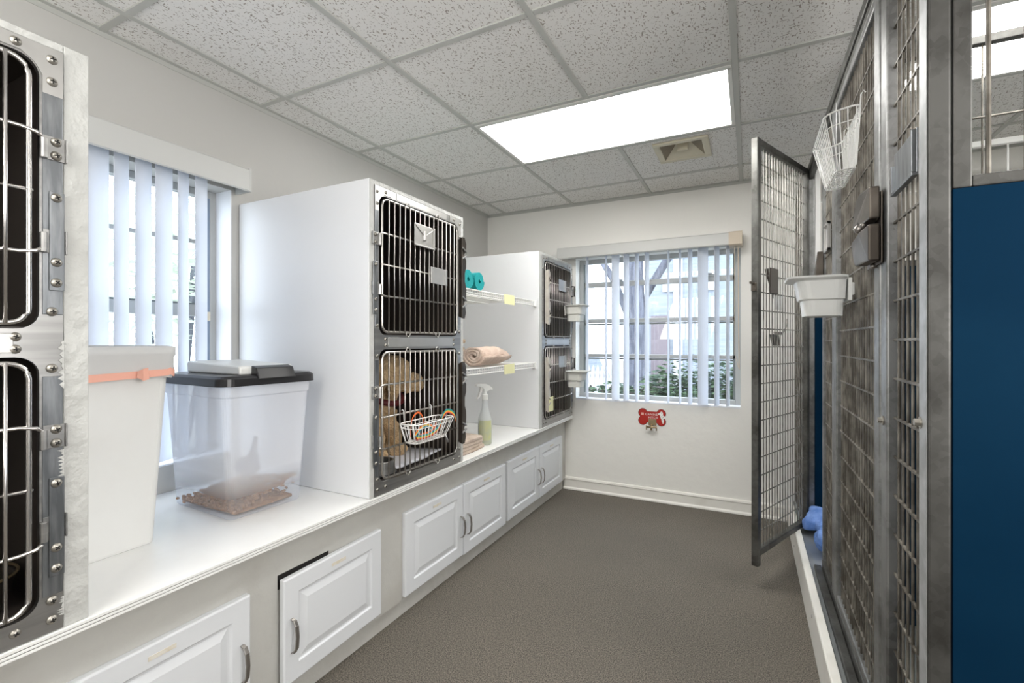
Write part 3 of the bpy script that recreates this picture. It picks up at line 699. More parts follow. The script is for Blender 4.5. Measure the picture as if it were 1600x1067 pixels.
# rolled beige towel with folds
bm = spiral_roll('t', (-1.42, 1.046+.062), .070, 2.06, 2.53, 3, .017, None, axis='y', squash=.86)
bmesh.ops.subdivide_edges(bm, edges=[e for e in bm.edges if abs(e.verts[0].co.y-e.verts[1].co.y) > .3], cuts=14)
for v in bm.verts:
    f = (v.co.y-2.06)/.47; s = 1 - .55*max(0, f-.7)**1.2/.3**1.2*.8
    cz = 1.11; v.co.z = cz - .02*max(0, f-.6) + (v.co.z-cz)*s; v.co.x = -1.42 + (v.co.x+1.42)*(1-.25*max(0, f-.6))
    d = noise.noise(v.co*22)*.006; v.co.z += d; v.co.x += d
    if v.co.z < 1.047: v.co.z = 1.047
for v in bm.verts: f = (v.co.y-2.06)/.47; v.co.y += .155 + (v.co.x+1.42)*.25; v.co.x += .062 - .065*f
solo('rolled_towel', bm, M['towel'], 'thick rolled pinkish beige towel on the lower wire shelf', 'towel', smooth=True)
def folded(c, sx, sy, layers, th, seed):
    bm = BM()
    for k in range(layers):
        rnd = random.Random(seed+k); z0 = c[2]+k*th
        P = rrect(-sx+rnd.uniform(-.01, .01), sx+rnd.uniform(-.012, .008), -sy+rnd.uniform(-.01, .01), sy+rnd.uniform(-.02, .01), .025, 5)
        rr = [(.86, 0), (1, .25), (1.01, .6), (.95, .92), (.8, 1.0)]; rows = []
        for s, h in rr: rows.append([bm.verts.new((c[0]+p[0]*(1 if s > .94 else .97), c[1]+p[1]*(1 if s > .94 else .97), z0+th*h*.98)) for p in P])
        for A, B in zip(rows, rows[1:]):
            for i in range(len(A)): bm.faces.new([A[i], A[(i+1) % len(A)], B[(i+1) % len(A)], B[i]])
        bm.faces.new(rows[0][::-1]); bm.faces.new(rows[-1])
    bmesh.ops.subdivide_edges(bm, edges=bm.edges[:], cuts=1)
    for v in bm.verts: v.co += Vector((noise.noise(v.co*14), noise.noise(v.co*14+Vector((5, 0, 0))), .5*noise.noise(v.co*11+Vector((0, 9, 0)))))*.010
    lo = min(v.co.z for v in bm.verts)
    for v in bm.verts: v.co.z += c[2]-lo
    return bm
solo('folded_blanket', folded((-1.68, 2.27, 1.046), .14, .17, 6, .026, 3), M['towel2'], 'folded brown blanket behind the rolled towel on the lower wire shelf', 'blanket', smooth=True)
solo('folded_rag', folded((-1.40, 2.17, .5925), .075, .13, 4, .018, 9), M['rag'], 'folded beige cloth on the worktop beside the spray bottle', 'cloth', smooth=True)
# spray bottle
bx, by = -1.372, 2.372
t = thing('spray_bottle', 'clear spray bottle with white trigger and yellow green liquid on the worktop', 'bottle', (bx, by, .592))
b = BM(); lathe(b, [(.034, .593), (.040, .598), (.0405, .72), (.038, .745), (.028, .775), (.020, .80), (.0165, .835), (.016, .86)], (bx, by, 0), 28); obj('bottle_body', b, M['bottle'], t, smooth=True)
b = BM(); lathe(b, [(.031, .5945), (.0375, .600), (.038, .712), (.0375, .7135)], (bx, by, 0), 24); obj('liquid', b, M['fluid'], t, smooth=True)
b = BM()
P = [(bx+.0412*math.cos(a), by+.0412*math.sin(a)) for a in [math.radians(-110+110*k/10) for k in range(11)]]
for p, q in zip(P, P[1:]): b.faces.new([b.verts.new(c) for c in [(*p, .622), (*q, .622), (*q, .735), (*p, .735)]])
obj('bottle_label', b, M['blabel'], t)
b = BM(); lathe(b, [(.019, .852), (.019, .880), (.013, .884), (.012, .900)], (bx, by, 0), 18); obj('screw_cap', b, M['white'], t, smooth=False)
b = BM(); dx, dy = -.35, -.94
def S(p): return (bx+dx*p[0], by+dy*p[0])
def slab(b, poly, w):
    A = []; B = []
    for u, z in poly:
        A.append(b.verts.new((bx+dx*u-dy*w, by+dy*u+dx*w, z))); B.append(b.verts.new((bx+dx*u+dy*w, by+dy*u-dx*w, z)))
    n = len(poly); b.faces.new(A); b.faces.new(B[::-1])
    for k in range(n): b.faces.new([A[k], B[k], B[(k+1) % n], A[(k+1) % n]])
slab(b, [(-.050, .905), (-.052, .912), (-.03, .930), (.0, .943), (.05, .946), (.068, .944), (.07, .932), (.035, .926), (.014, .915), (.012, .898), (-.014, .898), (-.03, .908)], .012)
obj('spray_head', b, M['white'], t, bevel=.003)
b = BM(); slab(b, [(.018, .926), (.034, .926), (.040, .900), (.052, .872), (.062, .862), (.056, .858), (.042, .868), (.028, .895)], .007); obj('trigger', b, M['white'], t, bevel=.002)
# ------------------------------------------------------------------ bin and food tub on the worktop
t = thing('trash_can', 'tall white plastic bin with an orange band, on the worktop by the near cage', 'bin', (-1.75, .60, .592))
def rr_loft(levels, cap0=True, cap1=True, n=6):
    b = BM(); V = []
    for x0, x1, y0, y1, z, r in levels: V.append([b.verts.new((p[0], p[1], z)) for p in rrect(x0, x1, y0, y1, r, n)])
    for A, B in zip(V, V[1:]):
        for k in range(len(A)): b.faces.new([A[k], A[(k+1) % len(A)], B[(k+1) % len(A)], B[k]])
    if cap0: b.faces.new(V[0][::-1])
    if cap1: b.faces.new(V[-1])
    return b
lv = [(-1.86, -1.585, .53, .775, .5925, .02), (-1.862, -1.583, .528, .777, .60, .022), (-1.885, -1.550, .515, .806, 1.14, .03)]
b = rr_loft(lv + [(-1.89, -1.545, .512, .809, 1.145, .03), (-1.89, -1.545, .512, .809, 1.162, .03), (-1.880, -1.555, .522, .799, 1.162, .028), (-1.85, -1.595, .535, .765, .62, .02)])
# slight forward bulge of the front face
for v in b.verts:
    if v.co.x > -1.60: v.co.x += .012*(1-((v.co.y-.65)/.14)**2)
obj('bin_body', b, M['can'], t, bevel=.001)
b = rr_loft([(-1.888, -1.5355, .513, .8085, 1.085, .03), (-1.892, -1.532, .510, .811, 1.11, .03), (-1.891, -1.533, .511, .810, 1.14, .03), (-1.897, -1.528, .505, .816, 1.150, .032), (-1.897, -1.528, .505, .816, 1.172, .032), (-1.878, -1.545, .524, .797, 1.176, .028), (-1.872, -1.555, .53, .79, 1.12, .028)], False, False, 10)
for v in b.verts:
    if v.co.z < 1.14: v.co += Vector((1, .6, 0))*.004*noise.noise(v.co*28)
    if v.co.z < 1.09: v.co.z += .012*noise.noise(v.co*14)
obj('liner_bag', b, M['linerbag'], t, smooth=True)
b = BM()
P = [(p[0], p[1]) for p in rrect(-1.888, -1.5285, .512, .8095, .03, 6)]; n = len(P)
prev = None; lo, hi = [], []
for k, p in enumerate(P):
    zc = 1.098 - .018*(max(0, (.80-p[1]))/.3)**2 + .004*math.sin(k*1.7); w = .006+.006*abs(math.sin(p[1]*13))
    cx_, cy_ = -1.715, .66; s = 1.012
    q = (cx_+(p[0]-cx_)*s, cy_+(p[1]-cy_)*s)
    lo.append(b.verts.new((*q, zc-w))); hi.append(b.verts.new((*q, zc+w)))
for k in range(n): b.faces.new([lo[k], lo[(k+1) % n], hi[(k+1) % n], hi[k]])
kx, ky = -1.520, .715
for dy, dz in ((-.016, 0), (0, .012), (.016, 0), (0, -.016)): pass
hexa(b, [(kx, ky-.016, 1.088), (kx+.010, ky-.004, 1.078), (kx+.010, ky+.010, 1.082), (kx, ky+.016, 1.09), (kx, ky-.014, 1.104), (kx+.010, ky-.004, 1.112), (kx+.010, ky+.008, 1.114), (kx, ky+.014, 1.104)])
obj('orange_band', b, M['orange'], t, label='knotted orange rubber band')
# frosted food tub
tx, ty = -1.70, 1.11
t = thing('food_tub', 'frosted plastic pet food tub with black and white lid on the worktop', 'container', (tx, ty, .592))
def TB(levels): return [(-x, x, -y, y, z, r) for x, y, z, r in levels]
def shifted(b, dx=0., dy=0.):
    for v in b.verts: v.co.x += tx+dx; v.co.y += ty+dy
    return b
lo_ = [(.172, .128, .5935, .02), (.178, .134, .600, .024), (.196, .160, 1.0, .03), (.200, .164, 1.005, .03), (.202, .166, 1.044, .03)]
b = shifted(rr_loft(TB(lo_), True, False)); obj('tub_body', b, M['tub'], t, smooth=False, bevel=0)
b = shifted(rr_loft(TB([(.207, .171, 1.040, .04), (.216, .180, 1.040, .042), (.214, .178, 1.066, .04), (.205, .169, 1.074, .04)])), ); obj('lid', b, M['black'], t, bevel=.003)
b = BM()
hx0, hx1 = -.15, .165
prism(b, [(-.16, 1.0745), (.175, 1.0745), (.175, 1.098), (.165, 1.104), (-.15, 1.116), (-.162, 1.110)], 'xz', -.10, .10)
shifted(b); obj('lid_hatch', b, M['white'], t, bevel=.006, label='white flip-up hatch of the lid')
b = BM(); hexa(b, [(.176, -.06, 1.072), (.222, -.06, 1.060), (.222, .08, 1.060), (.176, .08, 1.072), (.176, -.06, 1.105), (.205, -.06, 1.098), (.205, .08, 1.098), (.176, .08, 1.105)]); shifted(b); obj('lid_latch', b, M['black'], t, bevel=.003)
t.rotation_euler = (0, 0, math.radians(-3))
bm = BM(); rnd = random.Random(4)
for k in range(900):
    u, v = rnd.random(), rnd.random()
    x = -.168+.335*u; y = -.124+.248*v
    hgt = .010+.072*max(0, min(1, v*1.05))*(.25+.75*u)
    z = .606+hgt*(1 if rnd.random() < .75 else rnd.random())
    bmesh.ops.create_icosphere(bm, subdivisions=1, radius=rnd.uniform(.0055, .0075), matrix=Matrix.Translation((tx+x, ty+y, z)) @ Matrix.Scale(.75, 4, (rnd.random(), rnd.random(), 1)))
box(bm, (tx-.15, ty-.11, .602), (tx+.15, ty+.11, .612))
solo('kibble', bm, M['kib'], 'brown dry dog kibble heaped in the bottom of the frosted tub', 'kibble', kind='stuff', smooth=True)
bm = BM(); lathe(bm, [(.001, 0), (.035, .004), (.045, .05), (.042, .05), (.03, .010), (.001, .008)], (0, 0, 0), 16); tube(bm, [(.044, 0, .045), (.08, 0, .055), (.115, 0, .065)], .008, 8)
for v in bm.verts: v.co = Matrix.Rotation(math.radians(-50), 3, 'Y') @ v.co + Vector((-1.665, 1.14, .70))
solo('food_scoop', bm, M['navy'], 'dark blue scoop inside the frosted food tub', 'scoop', smooth=True)
# ------------------------------------------------------------------ dog in the middle cage
dog = thing('dog', 'curly tan dog sitting in the lower middle cage, head turned to the window', 'dog', (-1.62, 1.70, .642))
Zf = .650
balls = [((-1.78, 1.66, .80), .125, (-1.60, 1.68, .86), .105), ((-1.60, 1.68, .86), .105, (-1.555, 1.70, .93), .085), ((-1.555, 1.70, .93), .08, (-1.525, 1.715, 1.01), .07),
         ((-1.515, 1.712, 1.035), .088), ((-1.50, 1.685, 1.045), .090), ((-1.495, 1.735, 1.045), .082), ((-1.505, 1.745, 1.015), .072, (-1.478, 1.825, .990), .050), ((-1.478, 1.825, .990), .050, (-1.466, 1.852, .985), .043),
         # front legs
         ((-1.56, 1.745, .84), .052, (-1.525, 1.755, .74), .046), ((-1.525, 1.755, .74), .046, (-1.515, 1.755, .68), .042), ((-1.515, 1.755, .68), .036, (-1.485, 1.765, .675), .03),
         ((-1.55, 1.625, .84), .052, (-1.51, 1.62, .74), .046), ((-1.51, 1.62, .74), .046, (-1.50, 1.615, .68), .042), ((-1.50, 1.615, .68), .036, (-1.47, 1.62, .675), .03),
         # haunches and hind paws
         ((-1.84, 1.74, .75), .085, (-1.72, 1.79, .72), .06), ((-1.72, 1.79, .69), .04, (-1.64, 1.80, .675), .03), ((-1.84, 1.58, .75), .085, (-1.72, 1.54, .72), .06), ((-1.72, 1.54, .69), .04, (-1.64, 1.53, .675), .03),
         ((-1.90, 1.66, .70), .03, (-1.94, 1.60, .69), .025)]
blob('body', balls, .009, M['fur'], dog, amp=.012, nsc=24, amp2=.006, nsc2=70, smooth_it=4)
for pts, lab in (([((-1.465, 1.675, 1.07), .030, (-1.440, 1.665, .985), .036), ((-1.440, 1.665, .985), .036, (-1.442, 1.672, .945), .024)], None), ([((-1.60, 1.745, 1.07), .028, (-1.615, 1.765, .98), .032)], None)):
    blob('ear', pts, .008, M['fur'], dog, amp=.008, nsc=30, amp2=.005, nsc2=80, smooth_it=3)
b = BM(); bmesh.ops.create_icosphere(b, subdivisions=3, radius=.017, matrix=Matrix.Translation((-1.462, 1.893, .999)) @ Matrix.Scale(.75, 4, (0, 0, 1))); obj('nose', b, M['nose'], dog, smooth=True)
for p in ((-1.435, 1.775, 1.045), (-1.535, 1.79, 1.045)):
    b = BM(); bmesh.ops.create_icosphere(b, subdivisions=2, radius=.010, matrix=Matrix.Translation(p)); obj('eye', b, M['nose'], dog, smooth=True)
b = BM(); R_ = Matrix.Rotation(math.radians(28), 3, 'Y')
tube(b, [Vector((-1.54, 1.705, .945)) + R_ @ Vector((.093*math.cos(a), .093*math.sin(a), 0)) for a in [2*PI*k/24 for k in range(24)]], .014, 8, closed=True); obj('collar', b, M['collar'], dog, smooth=True)
t = thing('dog_bowl', 'steel dog bowl at the front of the lower middle cage', 'bowl', (-1.375, 1.505, .638))
b = BM(); lathe(b, [(.066, .638), (.068, .645), (.054, .69), (.056, .696), (.050, .694), (.046, .655), (.001, .652)], (-1.375, 1.505, 0), 28); obj('bowl', b, M['steel'], t, smooth=True)
b = BM(); lathe(b, [(.07, .638), (.072, .642), (.07, .646), (.068, .646)], (-1.375, 1.505, 0), 28); obj('rubber_ring', b, M['black'], t)
b = BM(); b2 = 14
V = [[b.verts.new((-1.80+.46*i/b2, 1.48+.42*j/b2, .641+.010+.006*noise.noise(Vector((i*.6, j*.6, 0)))+(.028*max(0, (i+j)/b2-1.55)))) for j in range(b2+1)] for i in range(b2+1)]
for i in range(b2):
    for j in range(b2): b.faces.new([V[i][j], V[i+1][j], V[i+1][j+1], V[i][j+1]])
r = bmesh.ops.extrude_face_region(b, geom=b.faces[:]); bmesh.ops.translate(b, verts=[g for g in r['geom'] if isinstance(g, bmesh.types.BMVert)], vec=(0, 0, -.006))
solo('floor_pad', b, M['pad'], 'white absorbent pad on the floor of the lower middle cage', 'pad', smooth=True)
b = BM(); cx_, cy_ = -1.40, .345
t = thing('cage_bowl', 'dark metal bowl with a brassy rim inside the lower near cage', 'bowl', (cx_, cy_, .638))
lathe(b, [(.055, .639), (.06, .645), (.075, .705), (.078, .708), (.07, .706), (.056, .655), (.001, .65)], (cx_, cy_, 0), 28); obj('bowl', b, M['bronze_d'], t, smooth=True)
b = BM(); tube(b, [(cx_+.077*math.cos(a), cy_+.077*math.sin(a), .7105) for a in [2*PI*k/28 for k in range(28)]], .003, 6, closed=True); obj('rim', b, M['brass'], t, smooth=True)
# wire basket with leash on the lower middle door
def wire_basket(name, label, rim, base, nlen, nwid, r, hooks, m):
    """rim/base: four corners in order"""
    t = thing(name, label, 'basket', tuple(sum(c[k] for c in base)/4 for k in range(3)))
    def rnd4(q, f=.14):
        out = []
        for k in range(4):
            p, a, c = Vector(q[k]), Vector(q[k-1]), Vector(q[(k+1) % 4])
            l = min((a-p).length, (c-p).length)*f*2
            out += [p+(a-p).normalized()*l, p+(a-p).normalized()*l*.3+(c-p).normalized()*l*.3, p+(c-p).normalized()*l]
        return out
    b = BM(); tube(b, rnd4(rim), r*1.7, 7, closed=True); obj('rim', b, m, t, smooth=True)
    b = BM(); R4 = [Vector(p) for p in rim]; B4 = [Vector(p) for p in base]
    tube(b, rnd4(base), r, 5, closed=True)
    md = [R4[k].lerp(B4[k], .22) for k in range(4)]; tube(b, rnd4(md), r, 5, closed=True)
    for k in range(nlen):
        f = (k+.5)/nlen; a0, a1 = R4[0].lerp(R4[1], f), B4[0].lerp(B4[1], f); c0, c1 = R4[3].lerp(R4[2], f), B4[3].lerp(B4[2], f)
        tube(b, [a0, a1.lerp(a0, .06), a1.lerp(c1, .06), c1.lerp(a1, .06), c1.lerp(c0, .06), c0], r, 5)
    for k in range(nwid):
        f = (k+.5)/nwid; a0, a1 = R4[1].lerp(R4[2], f), B4[1].lerp(B4[2], f); c0, c1 = R4[0].lerp(R4[3], f), B4[0].lerp(B4[3], f)
        tube(b, [a0, a1.lerp(a0, .06), a1.lerp(c1, .04), c1.lerp(a1, .04), c1.lerp(c0, .06), c0], r, 5)
    obj('wire_body', b, m, t, smooth=True)
    for h in hooks:
        b = BM(); tube(b, h, r*1.2, 6); obj('hook', b, m, t, smooth=True)
    return t
X0, X1 = -1.255, -1.160
wire_basket('wire_basket', 'small white wire basket hooked on the lower middle cage door', [(X0, 1.475, .858), (X0, 1.745, .858), (X1, 1.745, .858), (X1, 1.475, .858)], [(X0+.008, 1.505, .778), (X0+.008, 1.705, .778), (X1-.02, 1.705, .778), (X1-.02, 1.505, .778)], 11, 3, .0017,
            [[(X0, 1.515, .858), (X0-.002, 1.515, .89), (X0-.003, 1.515, .905), (X0-.010, 1.515, .910), (X0-.016, 1.515, .904)], [(X0, 1.700, .858), (X0-.002, 1.70, .89), (X0-.003, 1.70, .905), (X0-.010, 1.70, .910), (X0-.016, 1.70, .904)]], M['wire'])
t = thing('leash', 'rainbow striped leash coiled in the basket on the middle cage', 'leash', (-1.21, 1.6, .78))
LC = [mat('leash_'+n, c, .6) for n, c in (('orange', (.85, .16, .03)), ('yellow', (.85, .55, .06)), ('green', (.08, .38, .10)), ('blue', (.02, .30, .42)), ('red', (.40, .03, .04)))]
def strap(pts, w, idx):
    b = BM(); pts = [Vector(p) for p in pts]
    # smooth the path
    for _ in range(2):
        q = [pts[0]]
        for a, c in zip(pts, pts[1:]): q += [a.lerp(c, .25), a.lerp(c, .75)]
        pts = q + [pts[-1]]
    n = len(idx)
    for k in range(n):
        z0, z1 = -w/2+w*k/n, -w/2+w*(k+1)/n
        for a, c in zip(pts, pts[1:]):
            f = b.faces.new([b.verts.new(a+Vector((0, 0, z0))), b.verts.new(c+Vector((0, 0, z0))), b.verts.new(c+Vector((0, 0, z1))), b.verts.new(a+Vector((0, 0, z1)))]); f.material_index = idx[k]
    bmesh.ops.remove_doubles(b, verts=b.verts, dist=1e-5)
    o = obj('webbing', b, LC, t)
    s = o.modifiers.new('s', 'SOLIDIFY'); s.thickness = .0018
    return o
strap([(-1.195, 1.52, .80), (-1.19, 1.58, .796), (-1.19, 1.64, .806), (-1.20, 1.69, .825), (-1.21, 1.715, .858), (-1.20, 1.74, .885), (-1.175, 1.76, .868), (-1.17, 1.765, .835)], .02, [4, 0, 1, 2, 3])
strap([(-1.235, 1.53, .80), (-1.236, 1.535, .87), (-1.236, 1.575, .898), (-1.236, 1.615, .872), (-1.234, 1.62, .80)], .007, [0])
strap([(-1.20, 1.515, .81), (-1.205, 1.55, .83), (-1.215, 1.60, .84), (-1.225, 1.64, .83), (-1.23, 1.68, .81)], .018, [3, 1, 0])
strap([(-1.225, 1.55, .79), (-1.22, 1.61, .80), (-1.225, 1.67, .795), (-1.23, 1.70, .83)], .016, [4, 0])
b = BM(); tube(b, [(-1.175, 1.69, .79), (-1.172, 1.695, .772), (-1.17, 1.702, .760), (-1.174, 1.708, .750)], .003, 6); obj('clip', b, M['steel_l'], t, smooth=True)
# ------------------------------------------------------------------ hitch sign on the end wall
t = thing('wall_sign', 'red bone shaped dog hitch sign with brass hook under the window', 'sign', (-.65, YB-.004, .60))
cx_, cz_ = -.649, .624
def bone(s):
    out = []; hw, hh, r = .067, .029, .034
    for sx, sz, a0, a1 in ((1, 1, -50, 158), (-1, 1, 22, 230), (-1, -1, 130, 338), (1, -1, 202, 410)):
        for k in range(13):
            a = math.radians(a0+(a1-a0)*k/12); out.append((cx_+s*0+sx*hw+r*s*math.cos(a), cz_+sz*hh+r*s*math.sin(a)))
    return out
obj('sign_plate', prism(BM(), bone(1.0), 'xz', YB-.0035, YB-.001), M['redd'], t)
obj('sign_face', prism(BM(), bone(.87), 'xz', YB-.0045, YB-.0034), M['red'], t)
def text(s, x, z, size, parent):
    cu = bpy.data.curves.new('lettering', 'FONT'); cu.body = s; cu.size = size; cu.align_x = 'CENTER'; cu.extrude = .0004; cu.space_character = 1.08
    o = bpy.data.objects.new('lt', cu); C.objects.link(o); dg = bpy.context.evaluated_depsgraph_get(); dg.update()
    me = bpy.data.meshes.new_from_object(o.evaluated_get(dg)); bpy.data.objects.remove(o)
    bm = BM(); bm.from_mesh(me); bpy.data.meshes.remove(me)
    for v in bm.verts: p = v.co.copy(); v.co = Vector((x+p.x, YB-.0052-p.z, z+p.y))
    return obj('lettering', bm, M['signw'], parent)
text('CANINE', cx_-.004, .6365, .0235, t); text('HITCH', cx_+.008, .6135, .0225, t)
obj('emblem', box(BM(), (cx_-.078, YB-.0054, .637), (cx_-.060, YB-.0045, .654)), mat('sign_salmon', (.75, .42, .35), .5), t)
b = BM(); ox, oz = cx_+.072, .593
prism(b, [(ox+p[0], oz+p[1]) for p in [(.002, -.012), (-.004, .02), (-.012, .036), (-.014, .05), (-.026, .052), (-.028, .06), (-.014, .068), (-.006, .078), (.004, .074), (.008, .062), (.008, .05), (.016, .042), (.024, .046), (.022, .034), (.014, .024), (.014, .008), (.012, -.012), (.008, -.012), (.007, .008), (.005, -.012)]][::-1], 'xz', YB-.0056, YB-.0046)
obj('spotted_dog_picture', b, M['signw'], t)
b = BM()
for p, r in (((-.004, .066), .003), ((.003, .05), .0025), ((.009, .036), .003), ((.003, .03), .002), ((.010, .02), .002), ((-.003, .04), .002), ((-.018, .057), .0022), ((.0035, .012), .0018)):
    lathe(b, [(r, -.0001), (r, .0004)], (ox+p[0], YB-.0063, oz+p[1]), 8, 'y')
obj('spot', b, M['black'], t)
b = BM(); box(b, (cx_-.025, YB-.010, .565), (cx_+.032, YB-.0046, .610)); box(b, (cx_-.003, YB-.0105, .566), (cx_+.004, YB-.0099, .606)); obj('latch_plate', b, M['brass'], t, bevel=.002)
b = BM(); tube(b, [(cx_-.034, YB-.03, 0.553), (cx_+.036, YB-.03, 0.553)], .007, 8); tube(b, [(cx_-.036, YB-.03, 0.565), (cx_-.036, YB-.03, 0.533)], .004, 8); tube(b, [(cx_+.036, YB-.03, 0.563), (cx_+.036, YB-.03, 0.530)], .004, 8)
tube(b, [(cx_, YB-.0102, 0.570), (cx_, YB-.028, 0.553), (cx_, YB-.03, 0.530)], .008, 8); obj('hook', b, M['brass'], t, smooth=True)
# ------------------------------------------------------------------ kennel on the right
KX = .300; YE = 1.144
b = BM(); prism(b, [(.220, 0), (.222, .146), (.226, .150), (.252, .150), (.252, 0)], 'xz', 1.2, YB-.004)
prism(b, [(.220, 0), (.222, .146), (.226, .150), (.252, .150), (.252, 0)], 'xz', .9, 1.1999)
cb = struct('trim_5', b, M['trim'], bevel=.002)
b = BM()
for y, z in ((3.05, .12), (3.02, .06), (2.2, .10), (1.75, .08)): tube(b, [(.2195, y, z), (.2215, y, z)], .006, 8)
obj('screw_head', b, M['nickel'], cb)
K = thing('kennel', 'galvanised steel walk-in dog kennel with open and closed gates along the right side', 'kennel', (KX, 2.4, 0))
def sq(b, a, c): return box(b, a, c)
def kpart(name, b, m, parent=None, bevel=.003, label=None): return obj(name, b, m, parent or K, bevel=bevel, label=label)
kpart('kennel_floor', sq(BM(), (.256, YE, .001), (XR-.004, YB-.006, .128)), mat('kennel_floor_steel', (.36, .39, .40), .3, .6, col2=(.48, .5, .5), nscale=6), bevel=.004)
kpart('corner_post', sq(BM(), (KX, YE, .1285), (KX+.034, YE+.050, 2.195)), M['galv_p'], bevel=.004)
kpart('post_edge', sq(BM(), (KX-.0015, YE+.004, .1285), (KX-.0001, YE+.046, 2.19)), mat('lit_zinc', (.36, .37, .37), .5, .4, col2=(.50, .51, .52), nscale=20), bevel=0, label='aisle side of the corner post, painted bright as if lit')  # lighter zinc paints in the light falling on the post's aisle side
kpart('top_rail', sq(sq(BM(), (KX, YE+.0505, 2.155), (KX+.034, YB-.008, 2.195)), (KX+.004, YE+.0505, 2.122), (KX+.030, YB-.008, 2.150)), M['galv'], bevel=.004)
kpart('bottom_rail', sq(sq(BM(), (KX, YE+.0505, .1285), (KX+.03, 2.60, .178)), (KX-.03, YE+.0505, .1285), (KX-.002, 2.60, .150)), M['galv'])
def bars(b, x, y0, y1, z0, z1, pitch=.0355, hp=.0947, r=.0032, rh=.0040, zstart=None):
    n = max(2, int(round((y1-y0)/pitch)))
    for k in range(1, n): tube(b, [(x, y0+(y1-y0)*k/n, z0), (x, y0+(y1-y0)*k/n, z1)], r, 6, cap=False)
    z = z0+hp*.7 if zstart is None else zstart
    while z < z1-.01: tube(b, [(x+.0005, y0, z), (x+.0005, y1, z)], rh, 5, cap=False); z += hp
    return b
kpart('bar_panel', bars(BM(), KX+.016, YE+.051, 1.442, .179, 2.121, pitch=.0345), M['mesh'], bevel=0, label='narrow fixed panel of bars beside the corner post')
kpart('post', sq(BM(), (KX, 1.443, .179), (KX+.034, 1.500, 2.121)), M['galv_l'], bevel=.005)
kpart('post', sq(BM(), (KX, 2.245, .179), (KX+.034, 2.300, 2.121)), M['galv_l'], bevel=.005)
kpart('post', sq(BM(), (KX+.004, 2.590, .1285), (KX+.030, 2.618, 2.121)), M['galv_l'], bevel=.004)
kpart('post', sq(BM(), (KX, 3.185, .1285), (KX+.034, 3.235, 2.121)), M['galv_l'], bevel=.005)
kpart('bar_panel', bars(BM(), KX+.016, 2.301, 2.589, .179, 2.121, pitch=.021), M['mesh'], bevel=0, label='narrow fixed panel of bars between the two gates')
kpart('bar_panel', bars(BM(), KX-.03, 3.236, YB-.008, .152, 2.121, pitch=.03), M['mesh'], bevel=0, label='fixed panel of bars against the end wall')
# closed gate
b = BM(); g0, g1 = 1.506, 2.238
sq(b, (KX-.002, g0, .185), (KX+.030, g0+.058, 2.115)); sq(b, (KX-.002, g1-.056, .185), (KX+.030, g1, 2.115)); sq(b, (KX, g0+.058, 2.085), (KX+.028, g1-.056, 2.115)); sq(b, (KX, g0+.058, .185), (KX+.028, g1-.056, .215))
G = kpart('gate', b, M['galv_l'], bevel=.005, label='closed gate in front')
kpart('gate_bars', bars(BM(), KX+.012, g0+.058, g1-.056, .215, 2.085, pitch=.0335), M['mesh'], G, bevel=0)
# latch on the closed gate
b = BM(); xl = KX-.003
hexa(b, [(xl-.004, 1.462, 1.385), (xl, 1.462, 1.385), (xl, 1.622, 1.385), (xl-.004, 1.622, 1.385), (xl-.004, 1.462, 1.565), (xl, 1.462, 1.565), (xl, 1.622, 1.565), (xl-.004, 1.622, 1.565)])
obj('latch_plate', b, M['bronze'], G, bevel=.002)
b = BM()
def shell(b, pts_in, pts_out):
    A = [b.verts.new(p) for p in pts_in]; B = [b.verts.new(p) for p in pts_out]; n = len(A)
    b.faces.new(A[::-1]); b.faces.new(B)
    for k in range(n): b.faces.new([A[k], A[(k+1) % n], B[(k+1) % n], B[k]])
up = [(1.462, 1.497), (1.462, 1.578), (1.545, 1.582), (1.585, 1.575), (1.632, 1.512), (1.632, 1.503), (1.575, 1.497), (1.556, 1.506), (1.535, 1.492)]
shell(b, [(xl-.006, *p) for p in up], [(xl-.036 if p[0] > 1.5 else xl-.028, p[0]*.985+.0225, p[1]) for p in up])
lw = [(1.462, 1.484), (1.535, 1.478), (1.556, 1.475), (1.632, 1.468), (1.632, 1.452), (1.600, 1.405), (1.585, 1.394), (1.462, 1.391)]
shell(b, [(xl-.006, *p) for p in lw], [(xl-.038 if p[0] > 1.5 else xl-.030, p[0]*.985+.0225, p[1]) for p in lw])
obj('latch', b, M['bronze'], G, bevel=.004)
b = BM(); bmesh.ops.create_icosphere(b, subdivisions=2, radius=.013, matrix=Matrix.Translation((xl-.034, 1.548, 1.489))); bmesh.ops.create_icosphere(b, subdivisions=2, radius=.007, matrix=Matrix.Translation((xl-.034, 1.500, 1.489))); bmesh.ops.create_icosphere(b, subdivisions=2, radius=.008, matrix=Matrix.Translation((xl-.006, 1.535, 1.386)))
obj('latch_knob', b, M['nickel'], G, smooth=True)
b = BM(); box(b, (KX+.006, 1.237, 1.535), (KX+.010, 1.402, 1.628)); box(b, (KX-.002, 1.237, 1.530), (KX+.010, 1.402, 1.537)); box(b, (KX-.002, 1.394, 1.537), (KX+.010, 1.402, 1.60)); box(b, (KX-.002, 1.237, 1.537), (KX+.006, 1.245, 1.625))
kpart('card_holder', b, M['steel_d'], bevel=.001, label='large steel card holder on the near bars')
b = BM(); ch = (2.385, 2.49, 1.575, 1.70)
for a, c in (((ch[0], ch[2]), (ch[1], ch[2]+.012)), ((ch[0], ch[3]-.012), (ch[1], ch[3])), ((ch[0], ch[2]), (ch[0]+.012, ch[3])), ((ch[1]-.012, ch[2]), (ch[1], ch[3]))): box(b, (KX-.006, a[0], a[1]), (KX+.008, c[0], c[1]))
box(b, (KX+.002, ch[0], ch[2]), (KX+.005, ch[1], ch[3])); kpart('card_holder', b, M['steel_l'], bevel=.001)
